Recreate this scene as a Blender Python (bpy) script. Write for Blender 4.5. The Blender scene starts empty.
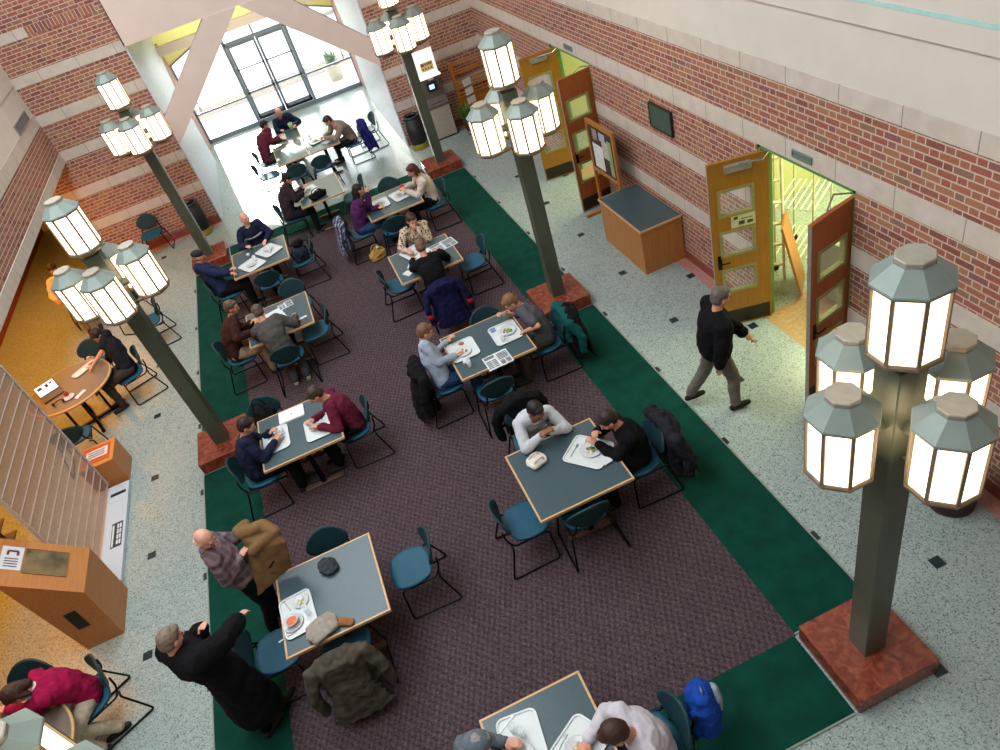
import bpy, math, random
from mathutils import Vector as V, Matrix, noise
from math import sin, cos, pi, radians as R, degrees
random.seed(7)
SC = bpy.context.scene
COL = SC.collection

# ------------------------------------------------------------------ camera
cd = bpy.data.cameras.new('camera'); cam = bpy.data.objects.new('camera', cd); COL.objects.link(cam)
cd.sensor_width = 36; cd.lens = 729.011 / 1000 * 36; cd.clip_start = .05; cd.clip_end = 300
def rodr(r):
    r = V(r); a = r.length
    return Matrix.Rotation(a, 3, r / a)
Rm = rodr((2.18535704, -.529030199, -.0959082740))      # world -> (right, down, forward)
right, down, fwd = V(Rm[0]), V(Rm[1]), V(Rm[2])
M = Matrix((right, -down, -fwd)).transposed().to_4x4()
M.translation = V((.0999, -2.0841, 6.3876))
cam.matrix_world = M
SC.camera = cam

# ------------------------------------------------------------------ view, world, sun, large lights
SC.view_settings.view_transform = 'Standard'; SC.view_settings.look = 'None'
SC.view_settings.exposure = 0.0; SC.view_settings.gamma = 1.0; SC.view_settings.use_curve_mapping = False
W = bpy.data.worlds.new('sky'); SC.world = W; W.use_nodes = True
nt = W.node_tree; nt.nodes.clear()
bg = nt.nodes.new('ShaderNodeBackground'); out = nt.nodes.new('ShaderNodeOutputWorld')
bg.inputs['Color'].default_value = (.80, .90, 1, 1); bg.inputs['Strength'].default_value = 7.0
nt.links.new(bg.outputs[0], out.inputs[0])
def lamp(name, kind, loc, energy, color, size=1, sy=None, rot=(0, 0, 0), **k):
    l = bpy.data.lights.new(name, kind); l.energy = energy; l.color = color
    if kind == 'AREA':
        l.size = size
        if sy: l.shape = 'RECTANGLE'; l.size_y = sy
    elif kind == 'SUN': l.angle = R(size)
    else: l.shadow_soft_size = size
    o = bpy.data.objects.new(name, l); o.location = loc; o.rotation_euler = rot; COL.objects.link(o)
    return o
sun = lamp('sun', 'SUN', (0, 40, 20), 3.2, (1, .96, .90), 1.5)
sun.rotation_euler = V((.10, -1, -.33)).to_track_quat('-Z', 'Y').to_euler()
lamp('skylight', 'AREA', (-2.4, 5.6, 9.6), 1380, (.88, .96, 1), 3.6, 15.5, rot=(0, R(-14), 0))
lamp('recess_light', 'AREA', (-6.1, 9.5, 2.3), 270, (1, .37, .03), 1.6, 12)
lamp('corridor_light', 'AREA', (7.2, 4.2, 2.7), 330, (1, 1, .52), 2.2, 4)
lamp('corridor_light', 'AREA', (7.2, 9.9, 2.7), 200, (1, 1, .52), 2.2, 3)
lamp('cove_light', 'AREA', (0, 20.1, 3.3), 60, (1, .98, .60), 4.6, .3, rot=(pi/2 + .15, 0, 0))
lamp('passage_light', 'AREA', (0, 18.0, 3.6), 90, (1, .97, .75), 3.5, 2.5)

# ------------------------------------------------------------------ materials
def lin(c):
    if isinstance(c, str):
        c = [int(c[i:i + 2], 16) / 255 for i in (0, 2, 4)]
        return tuple(x / 12.92 if x <= .04045 else ((x + .055) / 1.055) ** 2.4 for x in c) + (1,)
    return tuple(c) + (1,)
def newmat(name):
    m = bpy.data.materials.new(name); m.use_nodes = True
    return m, m.node_tree, m.node_tree.nodes['Principled BSDF']
def N(t, kind, **k):
    n = t.nodes.new('ShaderNode' + kind)
    for a, b in k.items(): setattr(n, a, b)
    return n
def link(t, a, b): t.links.new(a, b)
def mth(t, op, a, b=None, c=None):
    n = N(t, 'Math', operation=op)
    for i, x in enumerate((a, b, c)):
        if x is None: continue
        if isinstance(x, (int, float)): n.inputs[i].default_value = x
        else: link(t, x, n.inputs[i])
    return n.outputs[0]
def mixc(t, f, a, b):
    n = N(t, 'Mix', data_type='RGBA')
    if isinstance(f, (int, float)): n.inputs[0].default_value = f
    else: link(t, f, n.inputs[0])
    for i, x in ((6, a), (7, b)):
        if isinstance(x, tuple): n.inputs[i].default_value = x
        else: link(t, x, n.inputs[i])
    return n.outputs[2]
def ramp(t, f, stops, interp='LINEAR'):
    n = N(t, 'ValToRGB'); cr = n.color_ramp; cr.interpolation = interp
    while len(cr.elements) < len(stops): cr.elements.new(.5)
    for e, (p, c) in zip(cr.elements, stops): e.position = p; e.color = c
    link(t, f, n.inputs[0]); return n.outputs[0]
def objco(t): return N(t, 'TexCoord').outputs['Object']
_cache = {}
def mat(col, rough=.6, metal=0, var=.06, scale=18, bump=.0, spec=.4, name=None):
    key = (str(col), rough, metal, var, scale, bump)
    if key in _cache: return _cache[key]
    m, t, b = newmat(name or 'surface')
    c = lin(col)
    nz = N(t, 'TexNoise'); nz.inputs['Scale'].default_value = scale; nz.inputs['Detail'].default_value = 3
    link(t, objco(t), nz.inputs['Vector'])
    d = tuple(max(0, x * (1 - var * 2)) for x in c[:3]) + (1,); u = tuple(min(1, x * (1 + var * 2)) for x in c[:3]) + (1,)
    link(t, ramp(t, nz.outputs[0], [(.3, d), (.7, u)]), b.inputs['Base Color'])
    b.inputs['Roughness'].default_value = rough; b.inputs['Metallic'].default_value = metal
    b.inputs['Specular IOR Level'].default_value = spec
    if bump:
        bp = N(t, 'Bump'); bp.inputs['Strength'].default_value = bump; bp.inputs['Distance'].default_value = .01
        link(t, nz.outputs[0], bp.inputs['Height']); link(t, bp.outputs[0], b.inputs['Normal'])
    _cache[key] = m
    return m
def brick_mat(name, W_=.20, H_=.0715, vertical=False):
    m, t, b = newmat(name)
    sx = N(t, 'SeparateXYZ'); link(t, objco(t), sx.inputs[0])
    u = mth(t, 'ADD', sx.outputs[0], sx.outputs[1]); v = sx.outputs[2]
    if vertical: u, v = v, u
    vr = mth(t, 'DIVIDE', v, H_); row = mth(t, 'FLOOR', vr)
    ur = mth(t, 'ADD', mth(t, 'DIVIDE', u, W_ * 1.5), mth(t, 'MULTIPLY', mth(t, 'MODULO', mth(t, 'ABSOLUTE', row), 2), .5))
    if vertical: ur = mth(t, 'DIVIDE', u, 10.)
    colm = mth(t, 'FLOOR', ur); fu = mth(t, 'FRACT', ur); fv = mth(t, 'FRACT', vr)
    isl = mth(t, 'GREATER_THAN', fu, .6667)                  # stretcher / header bond
    if vertical: isl = mth(t, 'MULTIPLY', fu, 0)
    lo = mth(t, 'MULTIPLY', isl, .6667)
    du = mth(t, 'MULTIPLY', mth(t, 'SUBTRACT', fu, lo), W_ * 1.5)
    wid = mth(t, 'SUBTRACT', W_, mth(t, 'MULTIPLY', isl, W_ * .5))
    if vertical: wid = mth(t, 'ADD', mth(t, 'MULTIPLY', isl, 0), 10.)
    mu = mth(t, 'MAXIMUM', mth(t, 'LESS_THAN', du, .012), mth(t, 'LESS_THAN', mth(t, 'MULTIPLY', fv, H_), .014))
    cv = N(t, 'CombineXYZ'); link(t, mth(t, 'ADD', colm, mth(t, 'MULTIPLY', isl, .43)), cv.inputs[0]); link(t, row, cv.inputs[1])
    wn = N(t, 'TexWhiteNoise', noise_dimensions='2D'); link(t, cv.outputs[0], wn.inputs['Vector'])
    bc = ramp(t, wn.outputs['Value'], [(0, lin('6c2d2b')), (.12, lin('88443a')), (.30, lin('90553e')), (.48, lin('7f443a')), (.60, lin('946244')),
              (.76, lin('884c48')), (.88, lin('765848')), (.95, lin('743e4a'))], 'CONSTANT')
    nz = N(t, 'TexNoise'); nz.inputs['Scale'].default_value = 40; link(t, objco(t), nz.inputs['Vector'])
    bc = mixc(t, mth(t, 'MULTIPLY', nz.outputs[0], .35), bc, lin('c48a70'))
    link(t, mixc(t, mu, bc, lin('c0ae9e')), b.inputs['Base Color'])
    bp = N(t, 'Bump', invert=True); bp.inputs['Strength'].default_value = .5; bp.inputs['Distance'].default_value = .008
    link(t, mu, bp.inputs['Height']); link(t, bp.outputs[0], b.inputs['Normal'])
    b.inputs['Roughness'].default_value = .8
    return m
BRICK = brick_mat('brick'); SOLDIER = brick_mat('soldier_brick', vertical=True)
def stone_mat():
    m, t, b = newmat('banded_stone')
    sx = N(t, 'SeparateXYZ'); link(t, objco(t), sx.inputs[0])
    u = mth(t, 'ADD', sx.outputs[0], sx.outputs[1])
    f = mth(t, 'FRACT', mth(t, 'DIVIDE', mth(t, 'SUBTRACT', u, 4.73 + .33), .762))
    j = mth(t, 'LESS_THAN', f, .014)
    nz = N(t, 'TexNoise'); nz.inputs['Scale'].default_value = 6; nz.inputs['Detail'].default_value = 6; link(t, objco(t), nz.inputs['Vector'])
    c = ramp(t, nz.outputs[0], [(.3, lin('bcafa4')), (.7, lin('c9beb4'))])
    link(t, mixc(t, j, c, lin('857a70')), b.inputs['Base Color']); b.inputs['Roughness'].default_value = .7
    return m
STONE = stone_mat()
PLASTER = mat('cfc6bd', .8, var=.015, scale=3)
PLASTER_PINK = mat('d9c5bd', .8, var=.015, scale=3)
def terrazzo():
    m, t, b = newmat('terrazzo')
    o = objco(t)
    v = N(t, 'TexVoronoi'); v.inputs['Scale'].default_value = 95; link(t, o, v.inputs['Vector'])
    h = N(t, 'SeparateColor'); link(t, v.outputs['Color'], h.inputs[0])
    c = ramp(t, h.outputs[0], [(0, lin('4a5856')), (.08, lin('748380')), (.22, lin('8b9a97')), (.45, lin('95a39f')), (.85, lin('a4b0aa'))], 'CONSTANT')
    n = N(t, 'TexNoise'); n.inputs['Scale'].default_value = 1.2; link(t, o, n.inputs['Vector'])
    link(t, mixc(t, mth(t, 'MULTIPLY', n.outputs[0], .3), c, lin('a3aaa6')), b.inputs['Base Color'])
    b.inputs['Roughness'].default_value = .24; b.inputs['Specular IOR Level'].default_value = .5
    return m
TERRAZZO = terrazzo()
def rug_mat():
    m, t, b = newmat('basket_weave_carpet')
    o = objco(t); sx = N(t, 'SeparateXYZ'); link(t, o, sx.inputs[0])
    x = mth(t, 'ADD', mth(t, 'MULTIPLY', sx.outputs[0], 30), mth(t, 'MULTIPLY', sx.outputs[1], 5))
    y = mth(t, 'SUBTRACT', mth(t, 'MULTIPLY', sx.outputs[1], 19), mth(t, 'MULTIPLY', sx.outputs[0], 4))
    a = mth(t, 'SINE', mth(t, 'MULTIPLY', x, pi)); c = mth(t, 'SINE', mth(t, 'MULTIPLY', y, pi))
    ch = mth(t, 'MULTIPLY', a, c)
    nz = N(t, 'TexNoise'); nz.inputs['Scale'].default_value = 60; link(t, o, nz.inputs['Vector'])
    f = mth(t, 'ADD', mth(t, 'MULTIPLY', ch, .13), nz.outputs[0])
    nz2 = N(t, 'TexNoise'); nz2.inputs['Scale'].default_value = 1.0; link(t, o, nz2.inputs['Vector'])
    col = ramp(t, f, [(.22, lin('2a2128')), (.45, lin('43373c')), (.62, lin('56474b')), (.85, lin('66565a'))])
    link(t, mixc(t, mth(t, 'MULTIPLY', nz2.outputs[0], .25), col, lin('38292e')), b.inputs['Base Color'])
    b.inputs['Roughness'].default_value = .95; b.inputs['Specular IOR Level'].default_value = .1
    bp = N(t, 'Bump'); bp.inputs['Strength'].default_value = .4; bp.inputs['Distance'].default_value = .004
    link(t, f, bp.inputs['Height']); link(t, bp.outputs[0], b.inputs['Normal'])
    return m
RUG = rug_mat()
GREEN = mat('0a3a30', .95, var=.10, scale=5, spec=.1)
def wood_mat(name, a, b_, rough=.45, sc=2.0, axis=2):
    m, t, b = newmat(name)
    mp = N(t, 'Mapping'); s = [14 * sc] * 3; s[axis] = 1.2 * sc; mp.inputs['Scale'].default_value = s
    link(t, objco(t), mp.inputs[0]); nz = N(t, 'TexNoise'); nz.inputs['Scale'].default_value = 1.5; nz.inputs['Detail'].default_value = 5
    link(t, mp.outputs[0], nz.inputs['Vector'])
    link(t, ramp(t, nz.outputs[0], [(.3, lin(a)), (.7, lin(b_))]), b.inputs['Base Color']); b.inputs['Roughness'].default_value = rough
    return m
OAK = wood_mat('oak', 'a3662c', 'b4773a'); OAKL = wood_mat('light_oak', 'b98c5e', 'c79c70', axis=0)
DOORW = wood_mat('golden_door_wood', '966312', 'a6711a'); DOORR = wood_mat('reddish_door_wood', '914a1c', 'a35a26')
KIOSKW = wood_mat('kiosk_wood', 'ac6a34', 'b87a42', axis=1)
def granite():
    m, t, b = newmat('red_granite')
    o = objco(t); v = N(t, 'TexVoronoi'); v.inputs['Scale'].default_value = 30
    nz = N(t, 'TexNoise'); nz.inputs['Scale'].default_value = 9; nz.inputs['Detail'].default_value = 8; nz.inputs['Distortion'].default_value = 1.5
    link(t, o, nz.inputs['Vector']); link(t, o, v.inputs['Vector'])
    c = ramp(t, nz.outputs[0], [(.3, lin('5e2619')), (.5, lin('7e3b29')), (.7, lin('90503a'))])
    link(t, c, b.inputs['Base Color']); b.inputs['Roughness'].default_value = .22
    return m
GRANITE = granite()
PINKSTRIP = mat('b08078', .3, var=.08, scale=25)
BASEB = mat('84443a', .35, var=.08, scale=10)
POST = mat('585d4f', .38, metal=.35, var=.05, scale=4, name='post_paint')
ROOFM = mat('838f89', .5, metal=.2, var=.05, scale=5); FRAMEM = mat('80705c', .45, metal=.3, var=.05)
CAPM = mat('a39c8e', .5, metal=.2, var=.04)
def emis(col, s, name='glow'):
    m, t, b = newmat(name); b.inputs['Base Color'].default_value = lin(col)
    b.inputs['Emission Color'].default_value = lin(col); b.inputs['Emission Strength'].default_value = s
    return m
PANE = emis((1.0, .80, .55), 3.6, 'lit_lantern_pane')
def glass_mat(name, tint=(.9, .95, .95), alpha=.25, rough=.05):
    m, t, b = newmat(name); b.inputs['Base Color'].default_value = lin(tint); b.inputs['Roughness'].default_value = rough
    b.inputs['Alpha'].default_value = alpha; return m
GLASS = glass_mat('window_glass', alpha=.10)
LAM = mat('3e5158', .3, var=.03, scale=30, name='grey_green_laminate'); EDGE = wood_mat('maple_edge', 'b88a58', 'cda678', axis=0)
BLACKM = mat('0d0d0f', .35, metal=.5, var=.02, name='black_tube')
TEAL = mat('0a4960', .6, var=.05, scale=12, name='teal_plastic'); TEALD = mat('0c333a', .6, var=.05, scale=12)
BLACKP = mat('15171b', .55, var=.05, name='black_plastic'); DARKM = mat('242628', .5, var=.05)
WHITE = mat('ccd1d3', .35, var=.01, name='white_plastic'); PAPER = mat('cdd0d5', .8, var=.01)
PORC = mat('c4c6c8', .2, var=.01); STEEL = mat('9fa4a8', .25, metal=.9, var=.02)
SKIN = mat('c98e74', .55, var=.05, scale=25, name='skin'); SKIND = mat('8d5a41', .55, var=.05, scale=25, name='brown_skin')
SKINP = mat('d39a86', .5, var=.05, scale=25, name='pink_skin')
EYEM = mat('1c1614', .2, var=.0); LIP = mat('a4574e', .5, var=.02)

# ------------------------------------------------------------------ mesh builder
class B:
    def __init__(s): s.v = []; s.f = []; s.m = []; s.cur = 0; s.sm = []; s.smooth = False
    def add(s, vs, fs):
        o = len(s.v); s.v += [tuple(x) for x in vs]
        for f in fs: s.f.append(tuple(i + o for i in f)); s.m.append(s.cur); s.sm.append(s.smooth)
        return s
    def box(s, a, b, M_=None):
        x0, y0, z0 = a; x1, y1, z1 = b
        vs = [V(p) for p in ((x0,y0,z0),(x1,y0,z0),(x1,y1,z0),(x0,y1,z0),(x0,y0,z1),(x1,y0,z1),(x1,y1,z1),(x0,y1,z1))]
        if M_: vs = [M_ @ p for p in vs]
        return s.add(vs, [(3,2,1,0),(4,5,6,7),(0,1,5,4),(1,2,6,5),(2,3,7,6),(3,0,4,7)])
    def cbox(s, c, sz, M_=None):
        return s.box([c[i] - sz[i] / 2 for i in range(3)], [c[i] + sz[i] / 2 for i in range(3)], M_)
    def bevbox(s, a, b, r=.01, M_=None):
        # box with chamfered vertical + top/bottom edges via ring loft
        x0, y0, z0 = a; x1, y1, z1 = b
        def ring(z, i):
            x0_, x1_, y0_, y1_ = x0 + i, x1 - i, y0 + i, y1 - i; q = r
            return [V(p) for p in ((x0_+q,y0_,z),(x1_-q,y0_,z),(x1_,y0_+q,z),(x1_,y1_-q,z),(x1_-q,y1_,z),(x0_+q,y1_,z),(x0_,y1_-q,z),(x0_,y0_+q,z))]
        rs = [ring(z0, r*.6), ring(z0 + r*.6, 0), ring(z1 - r*.6, 0), ring(z1, r*.6)]
        if M_: rs = [[M_ @ p for p in q] for q in rs]
        return s.loft(rs)
    def loft(s, rings, cap=True, closed=True):
        n = len(rings[0]); vs = [p for r in rings for p in r]; fs = []
        for i in range(len(rings) - 1):
            for j in range(n if closed else n - 1):
                k = (j + 1) % n; fs.append((i*n+j, i*n+k, (i+1)*n+k, (i+1)*n+j))
        if cap: fs.append(tuple(range(n))[::-1]); fs.append(tuple((len(rings)-1)*n + j for j in range(n)))
        return s.add(vs, fs)
    def prism(s, pts, z0, z1, M_=None):
        r = [[V((x, y, z0)) for x, y in pts], [V((x, y, z1)) for x, y in pts]]
        if M_: r = [[M_ @ p for p in q] for q in r]
        return s.loft(r)
    def lathe(s, prof, n=24, c=(0, 0), ph=0, sx=1, sy=1):
        return s.loft([[V((c[0]+r*sx*cos(ph+2*pi*j/n), c[1]+r*sy*sin(ph+2*pi*j/n), z)) for j in range(n)] for r, z in prof])
    def tube(s, pts, r, n=8, rr=None):
        pts = [V(p) for p in pts]; rings = []; up = None
        for i, p in enumerate(pts):
            a = (pts[i] - pts[i-1]).normalized() if i else None; b = (pts[i+1] - pts[i]).normalized() if i < len(pts)-1 else None
            t = (a + b).normalized() if a and b and (a+b).length > 1e-4 else (a or b)
            if up is None: up = V((0,0,1)) if abs(t.z) < .9 else V((1,0,0))
            x = t.cross(up).normalized(); y = x.cross(t).normalized(); up = y
            q = rr[i] if rr else r
            if a and b: q2 = q / max(.5, cos(a.angle(b) / 2)) if a.angle(b) > .01 else q
            rings.append([p + (x*cos(2*pi*j/n) + y*sin(2*pi*j/n)) * q for j in range(n)])
        return s.loft(rings)
    def cap(s, p0, r0, p1, r1, n=12):
        p0, p1 = V(p0), V(p1); t = (p1 - p0)
        t = t.normalized() if t.length > 1e-6 else V((0,0,1))
        x = t.orthogonal().normalized(); y = t.cross(x); rings = []
        def ring(c, r): return [c + (x*cos(2*pi*j/n) + y*sin(2*pi*j/n)) * r for j in range(n)]
        for a in (-80, -50, -25, 0): rings.append(ring(p0 + t*sin(R(a))*r0, cos(R(a))*r0))
        for a in (0, 25, 50, 80): rings.append(ring(p1 + t*sin(R(a))*r1, cos(R(a))*r1))
        return s.loft(rings)
    def ell(s, c, r, M_=None, n=16, k=10):
        c = V(c); M3 = M_ or Matrix.Identity(3); rings = []
        for i in range(k + 1):
            a = -pi/2 + pi * i / k; a = max(-pi/2 + .06, min(pi/2 - .06, a))
            rings.append([c + M3 @ V((r[0]*cos(a)*cos(2*pi*j/n), r[1]*cos(a)*sin(2*pi*j/n), r[2]*sin(a))) for j in range(n)])
        return s.loft(rings)
    def obj(s, name, mats, parent=None, loc=None, rm=0, noise_amp=0, noise_sc=7, smooth=None, sm_it=0):
        if not isinstance(mats, (list, tuple)): mats = [mats]
        loc = V(loc) if loc is not None else V((0, 0, 0))
        me = bpy.data.meshes.new(name); me.from_pydata([V(p) - loc for p in s.v], [], s.f)
        for p, mi, sm in zip(me.polygons, s.m, s.sm): p.material_index = mi; p.use_smooth = sm if smooth is None else smooth
        o = bpy.data.objects.new(name, me); COL.objects.link(o)
        if rm:
            md = o.modifiers.new('r', 'REMESH'); md.mode = 'VOXEL'; md.voxel_size = rm; md.use_smooth_shade = True
            if sm_it:
                ms = o.modifiers.new('s', 'SMOOTH'); ms.iterations = sm_it; ms.factor = .5
            dg = bpy.context.evaluated_depsgraph_get(); m2 = bpy.data.meshes.new_from_object(o.evaluated_get(dg))
            o.modifiers.clear(); o.data = m2; bpy.data.meshes.remove(me); me = m2; me.name = name
            if noise_amp:
                ns = [v.normal.copy() for v in me.vertices]
                for v, nn in zip(me.vertices, ns):
                    q = (v.co + loc) * noise_sc
                    v.co += nn * noise_amp * (noise.noise(q) + .5 * noise.noise(q * 2.3))
            for p in me.polygons: p.use_smooth = True
        for m in mats: me.materials.append(m)
        if parent is None: o.location = loc
        else: o.parent = parent
        return o
def tag(o, label=None, cat=None, group=None, kind=None):
    for k, v in (('label', label), ('category', cat), ('group', group), ('kind', kind)):
        if v: o[k] = v
    return o
def empty(name, loc, rz=0, label=None, cat=None, group=None):
    o = bpy.data.objects.new(name, None); COL.objects.link(o); o.location = loc; o.rotation_euler = (0, 0, rz); o.empty_display_size = .1
    return tag(o, label, cat, group)
def kids(o): return [c for c in COL.objects if c.parent == o]
def copy_tree(o, parent=None, ch=None):
    if ch is None:
        ch = {}
        for c in COL.objects:
            if c.parent: ch.setdefault(c.parent.name, []).append(c)
    c = o.copy(); COL.objects.link(c); c.parent = parent
    for k in ch.get(o.name, []): copy_tree(k, c, ch)
    return c
def structure(b, name, mats): return tag(b.obj(name, mats), kind='structure')
def rectframe(b, u0, u1, v0, v1, w, d0, d1, ax):
    """frame of bars in plane; ax='x': plane normal x (u=y), ax='y': plane normal y (u=x)"""
    def bx(a0, a1, c0, c1):
        if ax == 'x': b.box((d0, a0, c0), (d1, a1, c1))
        else: b.box((a0, d0, c0), (a1, d1, c1))
    bx(u0, u1, v0, v0 + w); bx(u0, u1, v1 - w, v1); bx(u0, u0 + w, v0 + w, v1 - w); bx(u1 - w, u1, v0 + w, v1 - w)

# ------------------------------------------------------------------ setting
XR = 4.73; YF = 15.25; G = 21.5
b = B(); b.box((-9, -8, -.3), (9.6, G + .1, 0)); structure(b, 'floor', TERRAZZO)
def inlays():
    b = B(); s = .055
    for side in (-1, 1):
        for k in range(-1, 10):
            for x, y in ((3.052, k*1.524), (3.775, (k+.5)*1.524), (4.51, k*1.524)):
                if x > 4 and side < 0 and k > 8: continue
                if abs(x - 3.052) < .01 and k in (0, 5, 9) and False: continue
                b.box((side*x - s, y - s, 0), (side*x + s, y + s, .0015))
    structure(b, 'trim_1', mat('1b2c30', .35, var=.05))
inlays()
# pink granite floor borders
b = B()
for y0, y1 in ((-8, 3.12), (4.68, 9.05), (10.68, YF)): b.box((4.545, y0, 0), (XR, y1, .001))
for x0, x1 in ((-4.7, -2.4), (2.4, 4.545)): b.box((x0, YF - .18, 0), (x1, YF, .001))
structure(b, 'trim_2', PINKSTRIP)
# walls
def wall_x(name, x0, x1, y0, y1, openings, zt, zb=0.):
    b = B(); ys = sorted(openings); cur = y0
    for a, c, h in ys:
        b.box((x0, cur, zb), (x1, a, zt)); b.box((x0, a, h), (x1, c, zt)); cur = c
    b.box((x0, cur, zb), (x1, y1, zt)); return b
OP = [(3.12, 4.68, 2.46), (9.05, 10.68, 2.46)]
structure(wall_x('wall_right', XR, XR + .14, -8, YF, OP, 3.3), 'wall_right', BRICK)
b = B()
bands = [(.84, 1.05), (1.62, 1.84), (2.46, 2.68), (3.25, 3.43)]
for z0, z1 in bands:
    cur = -8
    for a, c, h in OP:
        if z0 < h - .01: b.box((XR - .012, cur, z0), (XR + .01, a, z1)); cur = c
    b.box((XR - .012, cur, z0), (XR + .01, YF, z1))
structure(b, 'trim_3', STONE)
b = B()
cur = -8
for a, c, h in OP + [(YF, YF, 9)]: b.box((XR - .02, cur, 0), (XR + .02, a, .13)); cur = c
structure(b, 'baseboard_right', BASEB)
b = B(); b.box((XR - .004, -8, 3.43), (XR + .3, YF, 4.0)); b.box((XR - .05, -8, 4.0), (XR + .3, YF, 10.0))
b.cur = 1; b.box((XR - .056, -8, 4.18), (XR - .05, YF, 4.215))
structure(b, 'wall_right_upper', [PLASTER, mat('a9cfc9', .4, var=.02)])
# far wall with the entrance opening
XO = 2.38
b = B(); b.box((-5.45, YF, 0), (-XO, YF + .3, 7.2)); b.box((XO, YF, 0), (XR, YF + .3, 7.2)); structure(b, 'wall_far', BRICK)
b = B()
for z0, z1 in ((.84, 1.05), (1.60, 1.81), (2.40, 2.61), (3.16, 3.38), (3.93, 4.13), (4.7, 4.88)):
    for x0, x1 in ((-5.45, -XO - .005), (XO + .005, XR)):
        if z0 > 4.5 and x0 < 0: x1 = -3.85
        b.box((x0, YF - .012, z0), (x1, YF + .01, z1))
structure(b, 'trim_4', STONE)
b = B(); b.box((-3.85, YF - .004, 4.72), (-2.5, YF + .01, 4.87)); structure(b, 'trim_5', SOLDIER)
b = B(); b.box((-5.45, YF - .02, 0), (-XO, YF + .02, .16)); b.box((XO, YF - .02, 0), (XR, YF + .02, .16)); structure(b, 'baseboard_far', BASEB)
# portal header and side slabs
b = B(); b.box((-XO + .03, YF - .03, 4.0), (XO - .03, YF + .3, 10)); structure(b, 'wall_far_header', PLASTER_PINK)
SLAB = mat('c4cad6', .45, var=.07, scale=14, bump=.25)
for sd, nm in ((-1, 'wall_passage_left'), (1, 'wall_passage_right')):
    b = B()
    prof = [(YF - .01, 0), (19.7, 0), (19.5, 1.4), (19.3, 2.0), (19.6, 2.5), (19.9, 2.9), (19.7, 4.0), (YF - .01, 4.0)]
    xs = (sd * (XO - .03), sd * (XO - .003)); 
    r0 = [V((min(xs), y, z)) for y, z in prof]; r1 = [V((max(xs), y, z)) for y, z in prof]
    b.loft([r1, r0]); structure(b, nm, SLAB)
for sd, k in ((-1, 6), (1, 7)):
    b = B(); q = [(-.73, 4.0), (-.02, 4.0), (-2.33, 1.93), (-2.39, 2.49)] if sd < 0 else [(.02, 4.0), (.83, 4.0), (2.39, 2.5), (2.39, 1.93)]
    b.loft([[V((x, YF - .06, z)) for x, z in q], [V((x, YF + .28, z)) for x, z in q]]); structure(b, f'trim_{k}', PLASTER_PINK)
YEL = mat('d6d29c', .8, var=.02, scale=3)
b = B(); b.box((-3.4, YF + .3, 4.0), (3.4, G, 4.2)); b.box((-3.4, YF + .3, 0), (-3.2, G, 4)); b.box((3.2, YF + .3, 0), (3.4, G, 4)); structure(b, 'ceiling_passage', YEL)
b = B(); b.box((-3.2, 19.65, 2.9), (3.2, 19.85, 3.12)); structure(b, 'trim_8', PLASTER_PINK)
b = B(); b.box((-3.2, 19.9, 0), (-2.45, G - .05, 2.95)); b.box((2.45, 19.9, 0), (3.2, G - .05, 2.95)); structure(b, 'wall_nib', brick_mat('brown_brick'))
# glazed entrance front
FR = mat('8a92a8', .4, metal=.4, var=.03)
def entrance():
    b = B()
    b.box((-2.42, G - .05, 0), (2.45, G + .05, .12)); 
    for x in (-.85, .95): b.box((x - .045, G - .06, 0), (x + .045, G + .06, 3.0))
    b.box((-.85, G - .06, 2.28), (.95, G + .06, 2.38))
    for x0, x1 in ((-2.42, -.85), (.95, 2.45)): b.box((x0, G - .03, .84), (x1, G + .03, .89))
    for x in (-2.42, 2.45): b.box((x - .03, G - .05, 0), (x + .03, G + .05, 2.32))
    for sd in (-1, 1):
        M_ = Matrix.Translation((sd * 1.9, G, 2.5)) @ Matrix.Rotation(sd * R(20), 4, 'Y')
        b.cbox((0, 0, 0), (1.25, .09, .05), M_)
    b.box((-1.3, G - .04, 2.68), (1.35, G + .04, 2.75)); b.box((.02, G - .04, 2.38), (.08, G + .04, 2.7))
    b.box((-2.25, G - .02, .89), (-2.22, G + .02, 1.35)); b.box((2.2, G - .02, .89), (2.23, G + .02, 1.5))
    structure(b, 'window_1', FR)
    # gable infill above
    b = B()
    pts = [(-3.2, 2.2), (-2.45, 2.3), (-1.3, 2.75), (1.35, 2.75), (2.45, 2.3), (3.2, 2.2), (3.2, 4.0), (-3.2, 4.0)]
    b.loft([[V((x, G, z)) for x, z in pts], [V((x, G + .12, z)) for x, z in pts]]); structure(b, 'wall_entrance', YEL)
    b = B(); b.box((-2.42, G - .004, .12), (2.45, G + .004, 2.3)); structure(b, 'window_2', GLASS)
    for k, (x0, x1) in enumerate(((-.80, .04), (.06, .90))):
        d = B(); rectframe(d, x0, x1, .13, 2.27, .07, G - .03, G + .03, 'y')
        d.box((x0, G - .03, .90), (x1, G + .03, .96)); d.box((x0, G - .03, 1.58), (x1, G + .03, 1.62)); d.box((x0, G - .03, .13), (x1, G + .03, .30))
        o = structure(d, f'door_{5 + k}', FR)
        h = B(); h.tube([(x0 + .08, G - .03, 1.0), (x0 + .08, G - .08, 1.0), (x1 - .08, G - .08, 1.0), (x1 - .08, G - .03, 1.0)], .013); h.obj('push_bar', STEEL, o)
entrance()
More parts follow.
